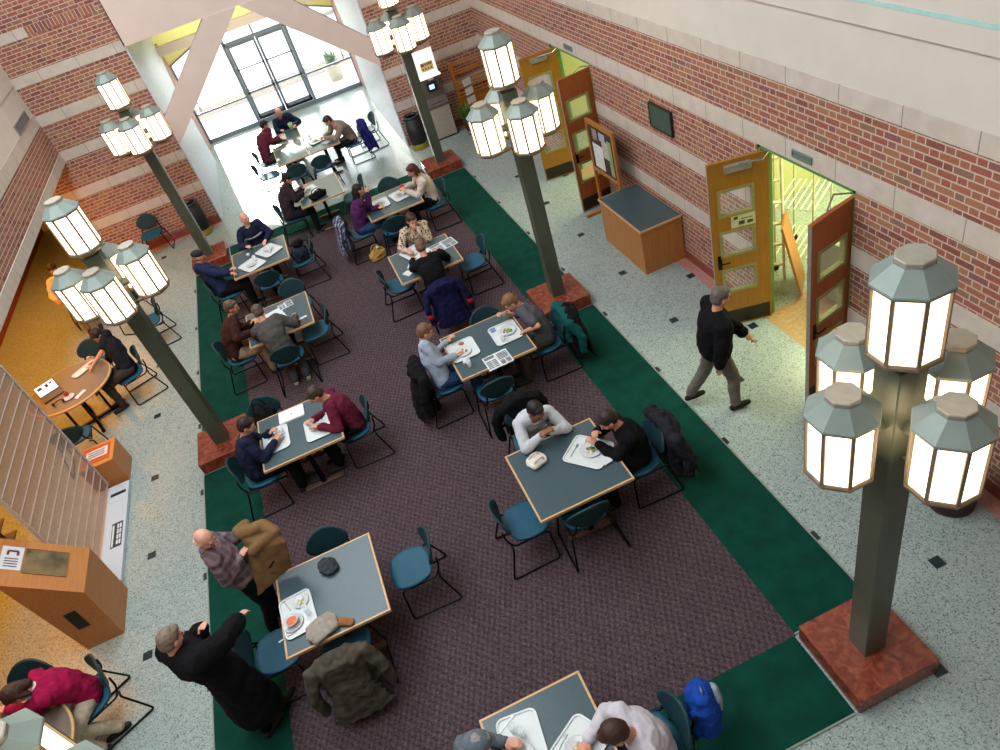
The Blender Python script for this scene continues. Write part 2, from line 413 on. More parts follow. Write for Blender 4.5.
# outside
b = B(); b.box((-40, G + .1, -.25), (40, 90, -.02)); structure(b, 'ground_outside', mat('b9b4ac', .8, var=.05, scale=1))
b = B(); b.box((-9, 24.6, -.02), (9, 24.9, .32)); tag(b.obj('low_wall', mat('a89c92', .8)), 'long low pale retaining wall outside the glass entrance', 'wall')
def pot():
    t = empty('planter_pot', (1.95, 23.2, -.02), 0, 'round pale planter pot with a green shrub outside the right glass pane', 'planter')
    b = B(); b.smooth = True; b.lathe([(.2, 0), (.29, .45), (.31, .5), (.27, .5), (.25, .44)], 24); b.obj('pot', mat('b5ab96', .7), t)
    b = B(); rnd = random.Random(4)
    for i in range(130):
        a, e, l = rnd.uniform(0, 2*pi), rnd.uniform(.1, 1.3), rnd.uniform(.25, .6); d = V((cos(a)*cos(e), sin(a)*cos(e), sin(e)))
        p = V((0, 0, .45)); q = p + d*l; s_ = d.cross(V((0,0,1))).normalized()*.03
        b.add([p + d*.05, p + d*l*.6 + s_, q, p + d*l*.6 - s_], [(0,1,2,3)])
    b.obj('foliage', mat('3f6a3a', .6, var=.2), t)
pot()
def car():
    t = empty('parked_car', (3.4, 34, -.02), R(8), 'white car parked far outside the glass entrance', 'car')
    b = B(); b.smooth = False
    prof = [(-2.1,.3),(-2.15,.75),(-1.2,.95),(-.6,1.4),(.9,1.42),(1.5,.98),(2.1,.85),(2.15,.35)]
    b.loft([[V((x,-.85,z)) for x, z in prof],[V((x,.85,z)) for x, z in prof]]); b.obj('body', mat('dadcdf', .3), t)
    b = B(); p2 = [(-1.1,.98),(-.55,1.36),(.85,1.38),(1.35,1.0)]; b.loft([[V((x,-.87,z)) for x, z in p2],[V((x,.87,z)) for x, z in p2]]); b.obj('windows', BLACKP, t)
    for x in (-1.35, 1.35):
        for y in (-.8, .8):
            b = B(); b.loft([[V((x+.33*cos(k*pi/10), y+d, .33+.33*sin(k*pi/10))) for k in range(20)] for d in (-.1,.1)]); b.obj('wheel', BLACKP, t)
car()
def tree(x, y, h):
    t = empty('bare_tree', (x, y, -.02), 0, 'slim leafy tree standing outside beyond the right glass pane', 'tree')
    b = B(); b.tube([(0,0,0),(.05,0,h*.4),(0,.05,h*.8)], .09, rr=[.11,.08,.04]); b.obj('trunk', mat('5a4a3c', .9), t)
    b = B(); rnd = random.Random(9)
    for i in range(600):
        d = V((rnd.gauss(0,1), rnd.gauss(0,1), rnd.gauss(0,1))).normalized()*rnd.uniform(.3,1)*h*.3 + V((0,0,h*.75))
        a = V((rnd.gauss(0,1), rnd.gauss(0,1), rnd.gauss(0,1))).normalized()*.09; c = a.orthogonal()*.6
        b.add([d-a, d+c, d+a, d-c], [(0,1,2,3)])
    b.obj('foliage', mat('4c7a55', .6, var=.2), t)
tree(3.6, 27, 4.2)
# left upper wall, soffit, recess
XL = -4.62
b = B(); b.box((XL - .3, -8, 2.5), (XL, YF, 3.3)); structure(b, 'wall_left', BRICK)
b = B(); b.box((XL - .31, -8, 2.38), (XL + .012, YF, 2.58)); b.box((XL - .01, -8, 3.2), (XL + .012, YF, 3.43)); structure(b, 'trim_9', STONE)
b = B(); b.box((XL - .3, -8, 3.43), (XL + .004, YF, 4.02)); b.box((XL - .3, -8, 4.02), (XL + .02, YF, 10)); structure(b, 'wall_left_upper', PLASTER)
b = B(); b.box((-7.7, -8, 2.4), (XL - .3, 19.7, 2.6)); structure(b, 'ceiling_recess', mat('d8c9a8', .8))
b = B(); b.box((-7.7, -8, 0), (-7.4, 19.7, 2.4)); structure(b, 'wall_recess', mat('b0895c', .8))
b = B(); b.box((-7.4, 19.4, 0), (-5.2, 19.7, 2.4)); b.box((-5.45, YF + .3, 0), (-5.2, 19.4, 2.4)); structure(b, 'wall_recess_end', mat('cfc2a6', .8))
b = B(); b.box((-7.4, -8, 0), (-7.25, 19.4, .95)); structure(b, 'baseboard_recess', wood_mat('red_wood', '6d2a17', '843a20', axis=1))
# back wall and ceiling with a skylight
b = B(); b.box((-7.7, -8.3, 0), (9.6, -8, 10)); structure(b, 'wall_back', PLASTER)
b = B(); b.box((-4.9, YF, 7.2), (5.1, YF + .3, 10)); b.box((-4.9, -8, 10), (5.1, YF + .3, 10.2)); structure(b, 'ceiling', PLASTER)
# corridor behind the right wall
CG = mat('b8bc8c', .8, var=.02)
b = B(); b.box((XR + .14, -2, 2.75), (9.6, 13, 2.95)); structure(b, 'ceiling_corridor', CG)
b = B(); b.box((9.3, -2, 0), (9.6, 13, 2.75)); b.box((XR + .14, -2.2, 0), (9.3, -2, 2.75)); b.box((XR + .14, 13, 0), (9.3, 13.2, 2.75)); b.box((XR + .14, 7.0, 0), (9.3, 7.15, 2.75)); structure(b, 'wall_corridor', CG)
b = B(); OR = mat('a3825a', .4, var=.1, scale=20)
for x0, x1, y0, y1 in ((4.73, 5.3, 3.12, 4.68), (5.3, 6.1, 4.15, 4.75), (6.1, 6.9, 3.4, 4.0), (6.9, 8.2, 4.3, 4.9), (4.73, 5.3, 9.05, 10.68)): b.box((x0, y0, 0), (x1, y1, .0012))
structure(b, 'trim_10', OR)
# louvre vents
def vent(name, x, y0, y1, z0, z1, sd, label, m):
    t = empty(name, (x, (y0+y1)/2, z0), 0, label, 'vent')
    b = B(); w = abs(y1-y0)/2; rectframe(b, -w, w, 0, z1-z0, .015, min(0, sd*.02), max(0, sd*.02), 'x'); b.obj('frame', m, t)
    b = B(); k = max(3, int((z1-z0)/.018))
    for i in range(k): b.box((min(0, sd*.012), -w+.012, .012+i*(z1-z0-.02)/k), (max(0, sd*.012), w-.012, .018+i*(z1-z0-.02)/k))
    b.obj('louvre', m, t)
GM = mat('6f7c74', .5, var=.02)
vent('wall_vent', XR - .013, 3.73, 4.04, 2.52, 2.60, -1, 'small green-grey vent in the stone band over the near double doors', GM)
vent('wall_vent', XR - .013, 9.62, 9.93, 2.52, 2.60, -1, 'small grey vent in the stone band over the far double doors', GM)
vent('wall_vent', XL + .005, 13.7, 14.85, 3.44, 3.62, 1, 'grey louvre vent high on the left plaster wall by the far corner', mat('8c8a88', .5))
# plaque
t = empty('wall_plaque', (XR - .004, 6.83, 1.98), 0, 'dark green framed plaque hanging on the brick of the right wall', 'sign')
b = B(); b.bevbox((-.035, -.29, 0), (0, .29, .33), .008); b.obj('panel', mat('41534a', .4, var=.04), t)
b = B(); rectframe(b, -.3, .3, -.012, .342, .016, -.042, 0, 'x'); b.obj('frame', mat('2b2622', .5), t)

# ------------------------------------------------------------------ doors
def door_leaf(n, hinge, ang, w, h, wood, back):
    """leaf hinged at (x,y), pointing along ang; local +x = away from hinge"""
    o = empty(f'door_{n}', (hinge[0], hinge[1], .01), ang); tag(o, kind='structure')
    b = B(); T = .045; ws = (w*.27, w*.27 + .40)
    wins = [(.55, .88), (1.10, 1.43), (1.66, 1.99)]
    z = 0
    for a, c in wins: b.box((0, -T/2, z), (w, T/2, a)); b.box((0, -T/2, a), (ws[0], T/2, c)); b.box((ws[1], -T/2, a), (w, T/2, c)); z = c
    b.box((0, -T/2, z), (w, T/2, h)); b.obj('leaf', wood, o)
    for a, c in wins:
        f = B(); rectframe(f, ws[0]-.02, ws[1]+.02, a-.02, c+.02, .035, -T/2-.008, T/2+.008, 'y'); fo = f.obj('window_frame', mat('8f8c55', .5), o)
        g = B(); g.box((ws[0], -.004, a), (ws[1], .004, c)); g.obj('pane', GLASS, fo)
    k = B(); k.box((.02, -T/2-.003, .02), (w-.02, T/2+.003, .24)); k.obj('kick_plate', mat('3a3326', .35, metal=.6), o)
    for s_ in (-1, 1):
        hd = B(); hd.box((w-.10, s_*(T/2) - .006, .92), (w-.05, s_*(T/2)+.006, 1.12)); hd.tube([(w-.075, s_*T/2, 1.02), (w-.075, s_*(T/2+.05), 1.02), (w-.19, s_*(T/2+.05), 1.02)], .010); hd.obj('door_handle', BLACKM, o)
    c = B(); sd = back; c.box((w*.30, min(sd*T/2, sd*(T/2+.06)), h-.13), (w*.30+.30, max(sd*T/2, sd*(T/2+.06)), h-.05)); co = c.obj('door_closer', mat('a09d90', .4, metal=.4), o)
    a = B(); a.tube([(w*.3+.15, sd*(T/2+.05), h-.04), (.12, sd*(T/2+.16), h-.01), (0.0, sd*.03, h-.01)], .011); a.obj('closer_arm', STEEL, co)
    e = B(); e.box((w, -T/2, 0), (w+.003, T/2, h)); e.obj('edge_strip', mat('9a9488', .4, metal=.3), o)
    return o
H_D = 2.36
d1 = door_leaf(1, (4.82, 4.615), math.atan2(.20, -.68) , .70, H_D, DOORW, 1)
d2 = door_leaf(2, (4.82, 3.19), math.atan2(-.17, -.68), .70, H_D, DOORR, -1)
d3 = door_leaf(3, (4.82, 10.63), math.atan2(.11, -.68), .69, H_D, DOORW, 1)
d4 = door_leaf(4, (4.80, 9.12), math.atan2(-.07, -.65), .66, H_D, DOORR, -1)
for (y0, y1) in ((3.12, 4.68), (9.05, 10.68)):
    b = B(); g = mat('5f8a4e', .5, var=.03)
    b.box((XR+.01, y0, 0), (XR+.16, y0+.045, 2.46)); b.box((XR+.01, y1-.045, 0), (XR+.16, y1, 2.46)); b.box((XR+.01, y0, 2.41), (XR+.16, y1, 2.46)); structure(b, 'trim_11', g)
# notice on the near golden door leaf
sg = B(); sg.box((.17, .024, 1.47), (.46, .029, 1.63)); so = sg.obj('notice', mat('c9c394', .6), d1); so['label'] = 'pale notice with a small dark drawing'
mk = B(); mk.box((.20, .029, 1.50), (.27, .031, 1.54)); mk.box((.30, .029, 1.50), (.37, .031, 1.55)); mk.box((.38, .029, 1.58), (.43, .031, 1.62)); mk.box((.2, .029, 1.57), (.34, .031, 1.58)); mk.obj('drawing', mat('3b4a3c', .6), so)
# corridor contents
def cart(x, y, rz, label):
    t = empty('folding_cart', (x, y, 0), rz, label, 'cart', None); Mt = mat('cfd0b8', .4, metal=.3)
    b = B()
    for sx in (-.4, .4):
        b.tube([(sx, -.25, .1), (sx, -.25, 1.9), (sx, .25, 1.9), (sx, .25, .1)], .017)
    b.obj('frame', Mt, t)
    for z in (.25, 1.0):
        s_ = B()
        for i in range(7): s_.tube([(-.4, -.25 + i*.083, z), (.4, -.25 + i*.083, z)], .011)
        s_.obj('shelf', Mt, t)
    for sx in (-.4, .4):
        for sy in (-.25, .25):
            w = B(); w.smooth = True; w.loft([[V((sx + d, sy + .05*cos(k*pi/8), .05 + .05*sin(k*pi/8))) for k in range(16)] for d in (-.015, .015)]); w.obj('wheel', BLACKP, t)
cart(5.95, 5.45, R(35), 'white wire rack trolley standing behind the near open doors')
t = empty('leaning_board', (5.50, 4.86, .01), R(50), 'tan plywood board leaning in the corridor behind the near doors', 'board')
b = B(); b.cbox((0, 0, .52), (.55, .03, 1.0), Matrix.Rotation(R(-14), 4, 'X') @ Matrix.Rotation(R(6), 4, 'Y')); b.obj('board', wood_mat('plywood', 'a86c2e', 'b87c38'), t)
t = empty('metal_cabinet', (5.95, 4.35, 0), R(5), 'low grey-green metal cabinet seen through the near right door leaf', 'cabinet')
b = B(); b.bevbox((-.4, -.3, .04), (.4, .3, .9), .012); b.obj('body', mat('7d8462', .5), t)
for k in range(2):
    d = B(); d.box((-.38 + k*.385, -.318, .08), (-.01 + k*.385, -.3, .86)); do = d.obj('cabinet_door', mat('8a9070', .5), t)
    h = B(); h.tube([(-.06+k*.1, -.33, .45), (-.06+k*.1, -.33, .6)], .008); h.obj('handle', STEEL, do)
b = B(); b.box((-.25, -.2, .9), (.2, .15, .93)); tp = b.obj('paper_stack', PAPER, t)
t = empty('leaning_ladder', (5.25, 5.25, 0), R(-30), 'white folded ladder frame leaning beside the trolley in the corridor', 'ladder')
b = B(); 
for sx in (-.2, .2): b.tube([(sx, 0, .01), (sx, .35, 1.95)], .02)
b.obj('rail', mat('dcdcc6', .4), t)
for i in range(6):
    s_ = B(); f = .12 + i*.15; s_.box((-.2, .35*f - .03, 1.95*f), (.2, .35*f + .03, 1.95*f + .02)); s_.obj('rung', mat('dcdcc6', .4), t)

# ------------------------------------------------------------------ carpet
def carpet():
    b = B(); b.box((-2.28, .76, 0), (2.28, 12.85, .010)); tag(b.obj('carpet', RUG), 'large brown basket-weave carpet filling the middle of the hall', 'carpet')
    b = B()
    segs = []
    for sd in (-1, 1):
        for y0, y1 in ((.775, 6.42), (7.20, 12.83)):
            x0, x1 = sorted((sd*2.28, sd*3.05)); b.box((x0, y0, 0), (x1, y1, .011)); segs.append((x0, y0, x1, y1))
    b.box((-2.265, 0, 0), (2.265, .76, .011)); b.box((-2.265, 12.85, 0), (2.265, 13.62, .011))
    o = tag(b.obj('carpet_border', GREEN), 'dark green carpet border framing the brown carpet between the granite plinths', 'carpet')
    t = B()
    for x0, y0, x1, y1 in segs:
        rectframe(t, x0 - .0, x1 + .0, y0, y1, .012, 0, .013, 'z') if False else None
        xo = x1 if x0 > 0 else x0
        t.box((xo - .008, y0, 0), (xo + .008, y1, .014)); t.box((x0, y1 - .008, 0), (x1, y1 + .008, .014)); t.box((x0, y0 - .008, 0), (x1, y0 + .008, .014))
    t.box((-2.26, -.008, 0), (2.26, .008, .014)); t.box((-2.26, 13.61, 0), (2.26, 13.63, .014))
    t.obj('edge_trim', mat('8f9a93', .3, metal=.5), o)
carpet()

# ------------------------------------------------------------------ lamp posts
def lantern_parts(parent, loc):
    """octagonal lantern whose cap top is at loc"""
    x, y, z = loc; ph = pi/8
    o8 = lambda r, zz: [V((x + r*cos(ph + k*pi/4), y + r*sin(ph + k*pi/4), z + zz)) for k in range(8)]
    f = B(); 
    f.loft([o8(.212, -.15), o8(.212, -.162), o8(.20, -.172)])
    f.loft([o8(.20, -.60), o8(.210, -.612), o8(.208, -.632), o8(.13, -.68), o8(.06, -.70)])
    for k in range(8):
        a = ph + k*pi/4; c = V((x + .196*cos(a), y + .196*sin(a), 0)); d = V((cos(a), sin(a), 0)); s = V((-sin(a), cos(a), 0))
        f.loft([[V((0,0,z-.61)) + c + d*p + s*q for p, q in ((.009, -.011), (.009, .011), (-.010, .009), (-.010, -.009))], [V((0,0,z-.16)) + c + d*p + s*q for p, q in ((.009, -.011), (.009, .011), (-.010, .009), (-.010, -.009))]])
    fo = f.obj('lantern', FRAMEM, parent)
    r = B(); r.loft([o8(.217, -.150), o8(.214, -.138), o8(.105, -.035)]); r.obj('roof', ROOFM, fo)
    c = B(); c.loft([o8(.098, -.036), o8(.102, -.006), o8(.096, 0)]); c.obj('cap', CAPM, fo)
    p = B(); p.loft([o8(.193, -.605), o8(.193, -.175)]); p.obj('diffuser', PANE, fo)
    return fo
def lamp_post():
    t = empty('lamp_post', (0, 0, 0))
    b = B(); b.bevbox((-.375, -.375, 0), (.375, .375, .20), .012); b.obj('plinth', GRANITE, t)
    b = B(); b.bevbox((-.1, -.1, .2), (.1, .1, 3.32), .008); b.box((-.07, -.07, 3.32), (.07, .07, 3.36)); b.obj('post', POST, t)
    lantern_parts(t, (0, 0, 4.03))
    for dx, dy in ((1, 0), (-1, 0), (0, 1), (0, -1)):
        a = B(); v = V((dx, dy, 0)); a.tube([v*.09 + V((0,0,2.87)), v*.20 + V((0,0,2.87))], .03, 4, rr=[.05, .05]); a.obj('arm', POST, t); a = B(); a.tube([v*.09 + V((0,0,2.59)), v*.37 + V((0,0,2.57))], .018); a.obj('brace', POST, t)
        lantern_parts(t, (dx*.385, dy*.385, 3.28))
    return t
LP = lamp_post()
for i, (x, y, lb) in enumerate([(2.66, .36, 'nearest lamp post on the right with five lit octagonal lanterns'), (2.66, 6.8, 'right-hand lamp post in front of the wooden counter, five lit lanterns'),
        (2.66, 13.22, 'right-hand lamp post in front of the banking machine by the far wall'), (-2.66, 6.8, 'left-hand lamp post beside the round table, its plinth by the laptop table'),
        (-2.66, 13.22, 'left-hand lamp post nearest the far wall, in front of the trash can'), (-2.66, .36, 'lamp post cut off by the bottom left corner, only lantern tops showing')]):
    o = LP if i == 0 else copy_tree(LP)
    o.location = (x, y, 0); tag(o, lb, 'lamp post', 'five-lantern lamp posts along the carpet')

# ------------------------------------------------------------------ furniture
def table(x0, x1, y0, y1):
    w, d = (x1-x0)/2, (y1-y0)/2
    t = empty('cafe_table', ((x0+x1)/2, (y0+y1)/2, .011))
    b = B(); b.bevbox((-w+.018, -d+.018, .709), (w-.018, d-.018, .740), .003); b.obj('tabletop', LAM, t)
    b = B(); 
    for a0, a1, c0, c1 in ((-w, w, -d, -d+.022), (-w, w, d-.022, d), (-w, -w+.022, -d+.02, d-.02), (w-.022, w, -d+.02, d-.02)): b.bevbox((a0, c0, .705), (a1, c1, .7395), .004)
    b.obj('edge_band', EDGE, t)
    for sy in (-1, 1):
        b = B(); b.bevbox((-.03, sy*d*.6 - .03, .05), (.03, sy*d*.6 + .03, .705), .006); b.box((-w*.5, sy*d*.6 - .025, .68), (w*.6, sy*d*.6 + .025, .706)); b.obj('column', BLACKM, t)
        b = B(); b.bevbox((-w*.5, sy*d*.6 - .035, 0), (w*.5, sy*d*.6 + .035, .045), .01); b.obj('foot', wood_mat('foot_wood', '8a6a52', '9c7a60', axis=0) if sy < 0 and False else mat('5c463a', .5, var=.08), t)
    return t
TP = table(-.52, .52, -.515, .515)
tabs = [('T1', -1.45, 2.86, 'table with a soup tray and a flat cap'), ('T2', 1.22, 3.03, 'table with a white bag and a salad tray'),
        ('T3', 1.21, 5.59, 'table with two meal trays and a folded newspaper'), ('T4', -1.42, 5.52, 'table with a white laptop and two trays beside the left lamp post'),
        ('T5', -1.37, 8.40, 'table with white papers beside the man in brown jacket'), ('T6', -1.47, 10.86, 'table with two trays by the man in flat cap'),
        ('T7', 1.15, 10.93, 'table between the purple and white sweater women'), ('T8', 1.11, 8.38, 'table with an open newspaper by the woman in spots')]
for i, (k, x, y, lb) in enumerate(tabs):
    o = TP if i == 0 else copy_tree(TP); o.location = (x, y, .011); tag(o, 'grey-green ' + lb, 'table', 'square grey-green tables with wood edges')
for x0, x1, y0, y1, lb in [(-.46, .45, 12.22, 13.40, 'pale sunlit table with a black bag by the man in a dark cap'), (-.5, .39, -.04, .98, 'blue-grey table at the bottom edge of the photo with two trays'),
        (-.65, .11, 15.10, 16.22, 'sunlit table by the entrance, left of the pair along its near side'), (.13, .87, 15.10, 16.22, 'sunlit table by the entrance in front of the man in the tan sweater'), (-.65, .11, 16.24, 17.45, 'sunlit far table by the entrance where two people eat together')]:
    o = table(x0, x1, y0, y1); tag(o, lb, 'table', None)
    if y0 > 13.7: o.location.z = 0
def round_table(x, y, r, lb):
    t = empty('round_table', (x, y, 0), 0, lb, 'table')
    b = B(); b.lathe([(r-.02, .71), (r-.018, .74)], 48); b.obj('tabletop', mat('6b6257', .45, var=.03), t)
    b = B(); b.smooth = True
    n = 48; rs = []
    for k in range(n): a = 2*pi*k/n; rs.append([V(((r+d)*cos(a), (r+d)*sin(a), z)) for d, z in ((-.022, .705), (0, .708), (.002, .735), (-.022, .741))])
    rs.append(rs[0]); b.loft(rs, cap=False); b.obj('edge_band', EDGE, t)
    for a in (R(20), R(110)):
        M_ = Matrix.Rotation(a, 4, 'Z')
        b = B(); b.cbox((0, 0, .02), (1.0, .05, .04), M_); b.cbox((0, 0, .69), (.9, .04, .03), M_)
        for s_ in (-1, 1): b.cbox((s_*.28, 0, .36), (.04, .04, .66), M_)
        b.obj('leg_frame', BLACKM, t)
round_table(-4.83, 9.03, .675, 'round table with an open laptop near the left edge')
round_table(-4.68, 2.62, .66, 'round table partly hidden by the lantern in the bottom left corner')

def arc(pts, rad=.04, n=4):
    """round the corners of a polyline"""
    pts = [V(p) for p in pts]; out = [pts[0]]
    for i in range(1, len(pts)-1):
        a, p, c = pts[i-1], pts[i], pts[i+1]; u = (a-p); w = (c-p); r = min(rad, u.length*.45, w.length*.45); u = p+u.normalized()*r; w = p+w.normalized()*r
        for k in range(n+1): t = k/n; out.append(u*(1-t)**2 + p*2*t*(1-t) + w*t*t)
    out.append(pts[-1]); return out
def chair():
    t = empty('cafe_chair', (0, 0, .011))
    # seat shell
    def grid(fn, nu, nv, th, bld):
        top = [[fn(i/(nu-1)*2-1, j/(nv-1)*2-1) for i in range(nu)] for j in range(nv)]
        vs = []; 
        for s_ in (0, 1):
            for j in range(nv):
                for i in range(nu):
                    p, n = top[j][i]; vs.append(p - n*th*s_)
        fs = []; Nn = nu*nv
        for j in range(nv-1):
            for i in range(nu-1):
                a = j*nu+i; fs.append((a, a+1, a+nu+1, a+nu)); fs.append((Nn+a, Nn+a+nu, Nn+a+nu+1, Nn+a+1))
        edge = [i for i in range(nu)] + [j*nu+nu-1 for j in range(1, nv)] + [(nv-1)*nu+i for i in range(nu-2, -1, -1)] + [j*nu for j in range(nv-2, 0, -1)]
        for k in range(len(edge)):
            a, c = edge[k], edge[(k+1) % len(edge)]; fs.append((a, Nn+a, Nn+c, c))
        bld.add(vs, fs)
    def sq(u, v, e=.42):   # square -> rounded square
        return u*math.sqrt(max(0, 1-e*v*v*.9)), v*math.sqrt(max(0, 1-e*u*u*.9))
    b = B(); b.smooth = True
    def seat(u, v):
        x, y = sq(u, v); return V((x*.242, y*.225 + .01, .445 + .012*x*x - .022*max(0, y)**2 + .016*max(0,-y)**2)), V((0,0,1))
    grid(seat, 13, 13, .026, b); b.obj('seat', TEAL, t)
    b = B(); b.smooth = True
    def back(u, v):
        x, z = sq(u, v, .62); n = V((-.25*x, 1, .12)).normalized()
        return V((x*.228, -.255 + .055*x*x - .035*z, .655 + z*.165)), n
    grid(lambda u, v: back(-u, v), 13, 11, .022, b); b.obj('backrest', TEALD, t)
    for s_ in (-1, 1):
        f = B(); f.smooth = True
        p = [(s_*.17, -.28, .62), (s_*.19, -.27, .50), (s_*.225, -.21, .41), (s_*.225, .17, .41), (s_*.285, .19, .013), (s_*.30, -.35, .013), (s_*.235, -.23, .40), (s_*.19, -.25, .415)]
        f.tube(arc(p), .0115, 8); f.obj('side_frame', BLACKM, t)
    f = B(); f.tube([(-.225, -.1, .405), (.225, -.1, .405)], .01); f.tube([(-.225, .1, .405), (.225, .1, .405)], .01); f.obj('seat_rail', BLACKM, t)
    return t
CP = chair(); used = [0]
def place(x, y, yaw, lb, z=.011):
    o = CP if not used[0] else copy_tree(CP); used[0] = 1
    o.location = (x, y, z); o.rotation_euler = (0, 0, R(yaw)); tag(o, lb, 'chair', 'cafe chairs with black sled frames')
    return o
chairs = [
 (-.66, 2.96, 90, 'teal chair standing empty to the right of the table with the flat cap'),
 (-1.40, 3.36, 180, 'dark teal chair pushed in behind the table with the flat cap'),
 (-2.15, 2.72, -90, 'teal chair beside the standing man in black, left of the soup tray table'),
 (-1.48, 2.42, 0, 'chair at the near side of the soup tray table, buried under the olive coat'),
 (.60, 2.87, -90, 'bright teal chair standing empty left of the table with the white bag'),
 (1.17, 2.66, 0, 'empty chair tucked into the near side of the white bag table'),
 (1.14, 3.92, 180, 'chair of the man in the white pullover'),
 (1.98, 2.98, 90, 'chair of the man in the black jacket, under the black puffer coat'),
 (.52, 5.56, -90, 'chair of the man in the light blue shirt'),
 (1.96, 5.50, 90, 'chair of the man in the grey t-shirt under the green and black coat'),
 (1.40, 6.02, 180, 'empty teal chair behind the table with the newspaper and two trays'),
 (1.05, 5.02, 0, 'dark empty chair tucked under the near side of the newspaper and trays table'),
 (-2.06, 5.38, -90, 'chair of the man in the navy pullover by the granite plinth'),
 (-.80, 5.48, 90, 'chair of the man in the maroon pullover'),
 (-1.85, 6.16, 180, 'chair holding a black backpack behind the white laptop table'),
 (-2.13, 8.30, -90, 'teal-blue chair of the man in the brown jacket'),
 (-1.42, 7.72, 0, 'chair of the man with his back to us in the grey-olive jacket'),
 (-.92, 8.13, 90, 'empty dark teal chair to the right of the table with the papers'),
 (-1.08, 9.12, 180, 'empty teal chair behind the table with the white papers'),
 (-2.22, 10.60, -90, 'chair of the man in the flat cap and blue jacket'),
 (-1.45, 10.32, 0, 'empty black chair at the near side of the flat cap man table'),
 (-.80, 10.70, 90, 'chair holding a dark clothes bundle right of the flat cap man table'),
 (-1.45, 11.62, 180, 'chair of the bald man in the navy striped sweater'),
 (-.70, 12.72, -90, 'chair of the man in the dark cap and jacket'),
 (.60, 12.55, 90, 'light-catching empty chair right of the pale table with the black bag'),
 (.42, 10.80, -90, 'chair of the woman in purple with a plaid jacket on its back'),
 (1.90, 10.80, 90, 'chair of the woman in the white sweater'),
 (1.28, 11.62, 180, 'rounded teal chair back behind the table of the two women'),
 (1.00, 10.40, 0, 'black empty chair at the near side of the table of the two women'),
 (1.80, 8.20, 90, 'grey-teal empty chair right of the newspaper table by the spotted-top woman'),
 (.60, 8.42, -90, 'dark chair tucked in left of the table with the woman in the spotted top'),
 (1.20, 9.14, 180, 'chair of the woman in the spotted top'),
 (1.10, 7.62, 0, 'chair of the bald man in black, draped with the navy coat'),
 (-.03, .1 + 1.22, 180, None),
 (-.78, .62, -90, 'chair of the man in the grey cap at the bottom edge'),
 (.66, .33, 90, 'chair of the man in the white shirt at the bottom edge'),
]
for c in chairs:
    if c[3]: place(*c)
for c in [(-3.83, 14.92, 180, 'empty dark teal chair against the far brick wall at left'),
          (-4.12, 3.20, 118, 'dark teal chair of the child in magenta at the bottom left'),
          (-4.66, 3.42, 175, 'dark chair partly hidden by the child at the bottom left round table'),
          (-4.02, 9.22, 110, 'chair of the young man in black at the round table with the laptop'),
          (-4.62, 9.95, 185, 'empty dark green chair at the far side of the round laptop table'),
          (-4.80, 8.02, 8, 'blue chair at the near side of the round laptop table'),
          (-4.20, 11.7, 60, 'black framed chair behind the left lanterns near the person in cream'),
          (-3.75, 10.75, 100, 'dark framed chair behind the left lamp post lanterns'),
          (-5.25, 12.75, 200, 'chair of the person in the cream shirt in the orange-lit recess'),
          (-.86, 16.50, -90, 'chair of the person in maroon at the far entrance table'),
          (-.95, 15.62, -90, 'empty dark chair left of the near entrance table'),
          (-.30, 14.92, 0, 'black empty chair on the near side of the entrance tables, left one'),
          (.28, 14.84, 0, 'black empty chair on the near side of the entrance tables, right one'),
          (-.15, 17.70, 180, 'chair of the person with the orange badge by the glass doors'),
          (1.20, 15.65, 90, 'chair of the man in the tan sweater with a purple coat'),
          (1.62, 16.05, 100, 'empty dark chair standing right of the man in tan and the purple coat')]:
    place(*c, z=.001)

# counter, kiosk and friends
t = empty('service_counter', (4.37, 7.24, 0), 0, 'wooden counter with a grey-green top against the right wall', 'counter')
b = B(); b.bevbox((-.34, -.68, .0), (.34, .68, .725), .004); b.obj('body', OAK, t)
b = B(); b.bevbox((-.355, -.70, .725), (.345, .70, .76), .004); b.obj('edge_band', EDGE, t)
b = B(); b.box((-.335, -.68, .755), (.33, .68, .7625)); b.obj('countertop', LAM, t)
def board():
    t = empty('notice_board', (4.43, 8.385, 0), R(1), 'wooden framed notice easel with pinned papers beside the far doors', 'notice board')
    M_ = Matrix.Identity(4)
    b = B()
    for y in (-.44, .44): b.bevbox((-.022, y-.03, .02), (.022, y+.03, 1.72), .004)
    b.box((-.02, -.44, 1.65), (.02, .44, 1.72)); b.box((-.02, -.44, .82), (.02, .44, .88)); b.obj('frame', OAK, t)
    for y in (-.44, .44):
        f = B(); f.bevbox((-.32, y-.03, 0), (.20, y+.03, .05), .006); f.obj('foot', OAK, t)
    p = B(); p.box((-.008, -.41, .88), (.008, .41, 1.65)); po = p.obj('panel', mat('3e3430', .9, var=.3, scale=9), t)
    for y, z, w, h, c in ((.16, .92, .34, .42, 'd8d8d6'), (-.28, .92, .12, .6, '8fa070'), (-.12, 1.18, .2, .3, 'b9b2a8'), (.2, 1.42, .16, .18, '9a8478'), (-.05, 1.45, .2, .14, '9fb0c0')):
        q = B(); q.box((-.012, y-w/2, z), (-.008, y+w/2, z+h)); q.obj('pinned_paper', mat(c, .8), po)
board()
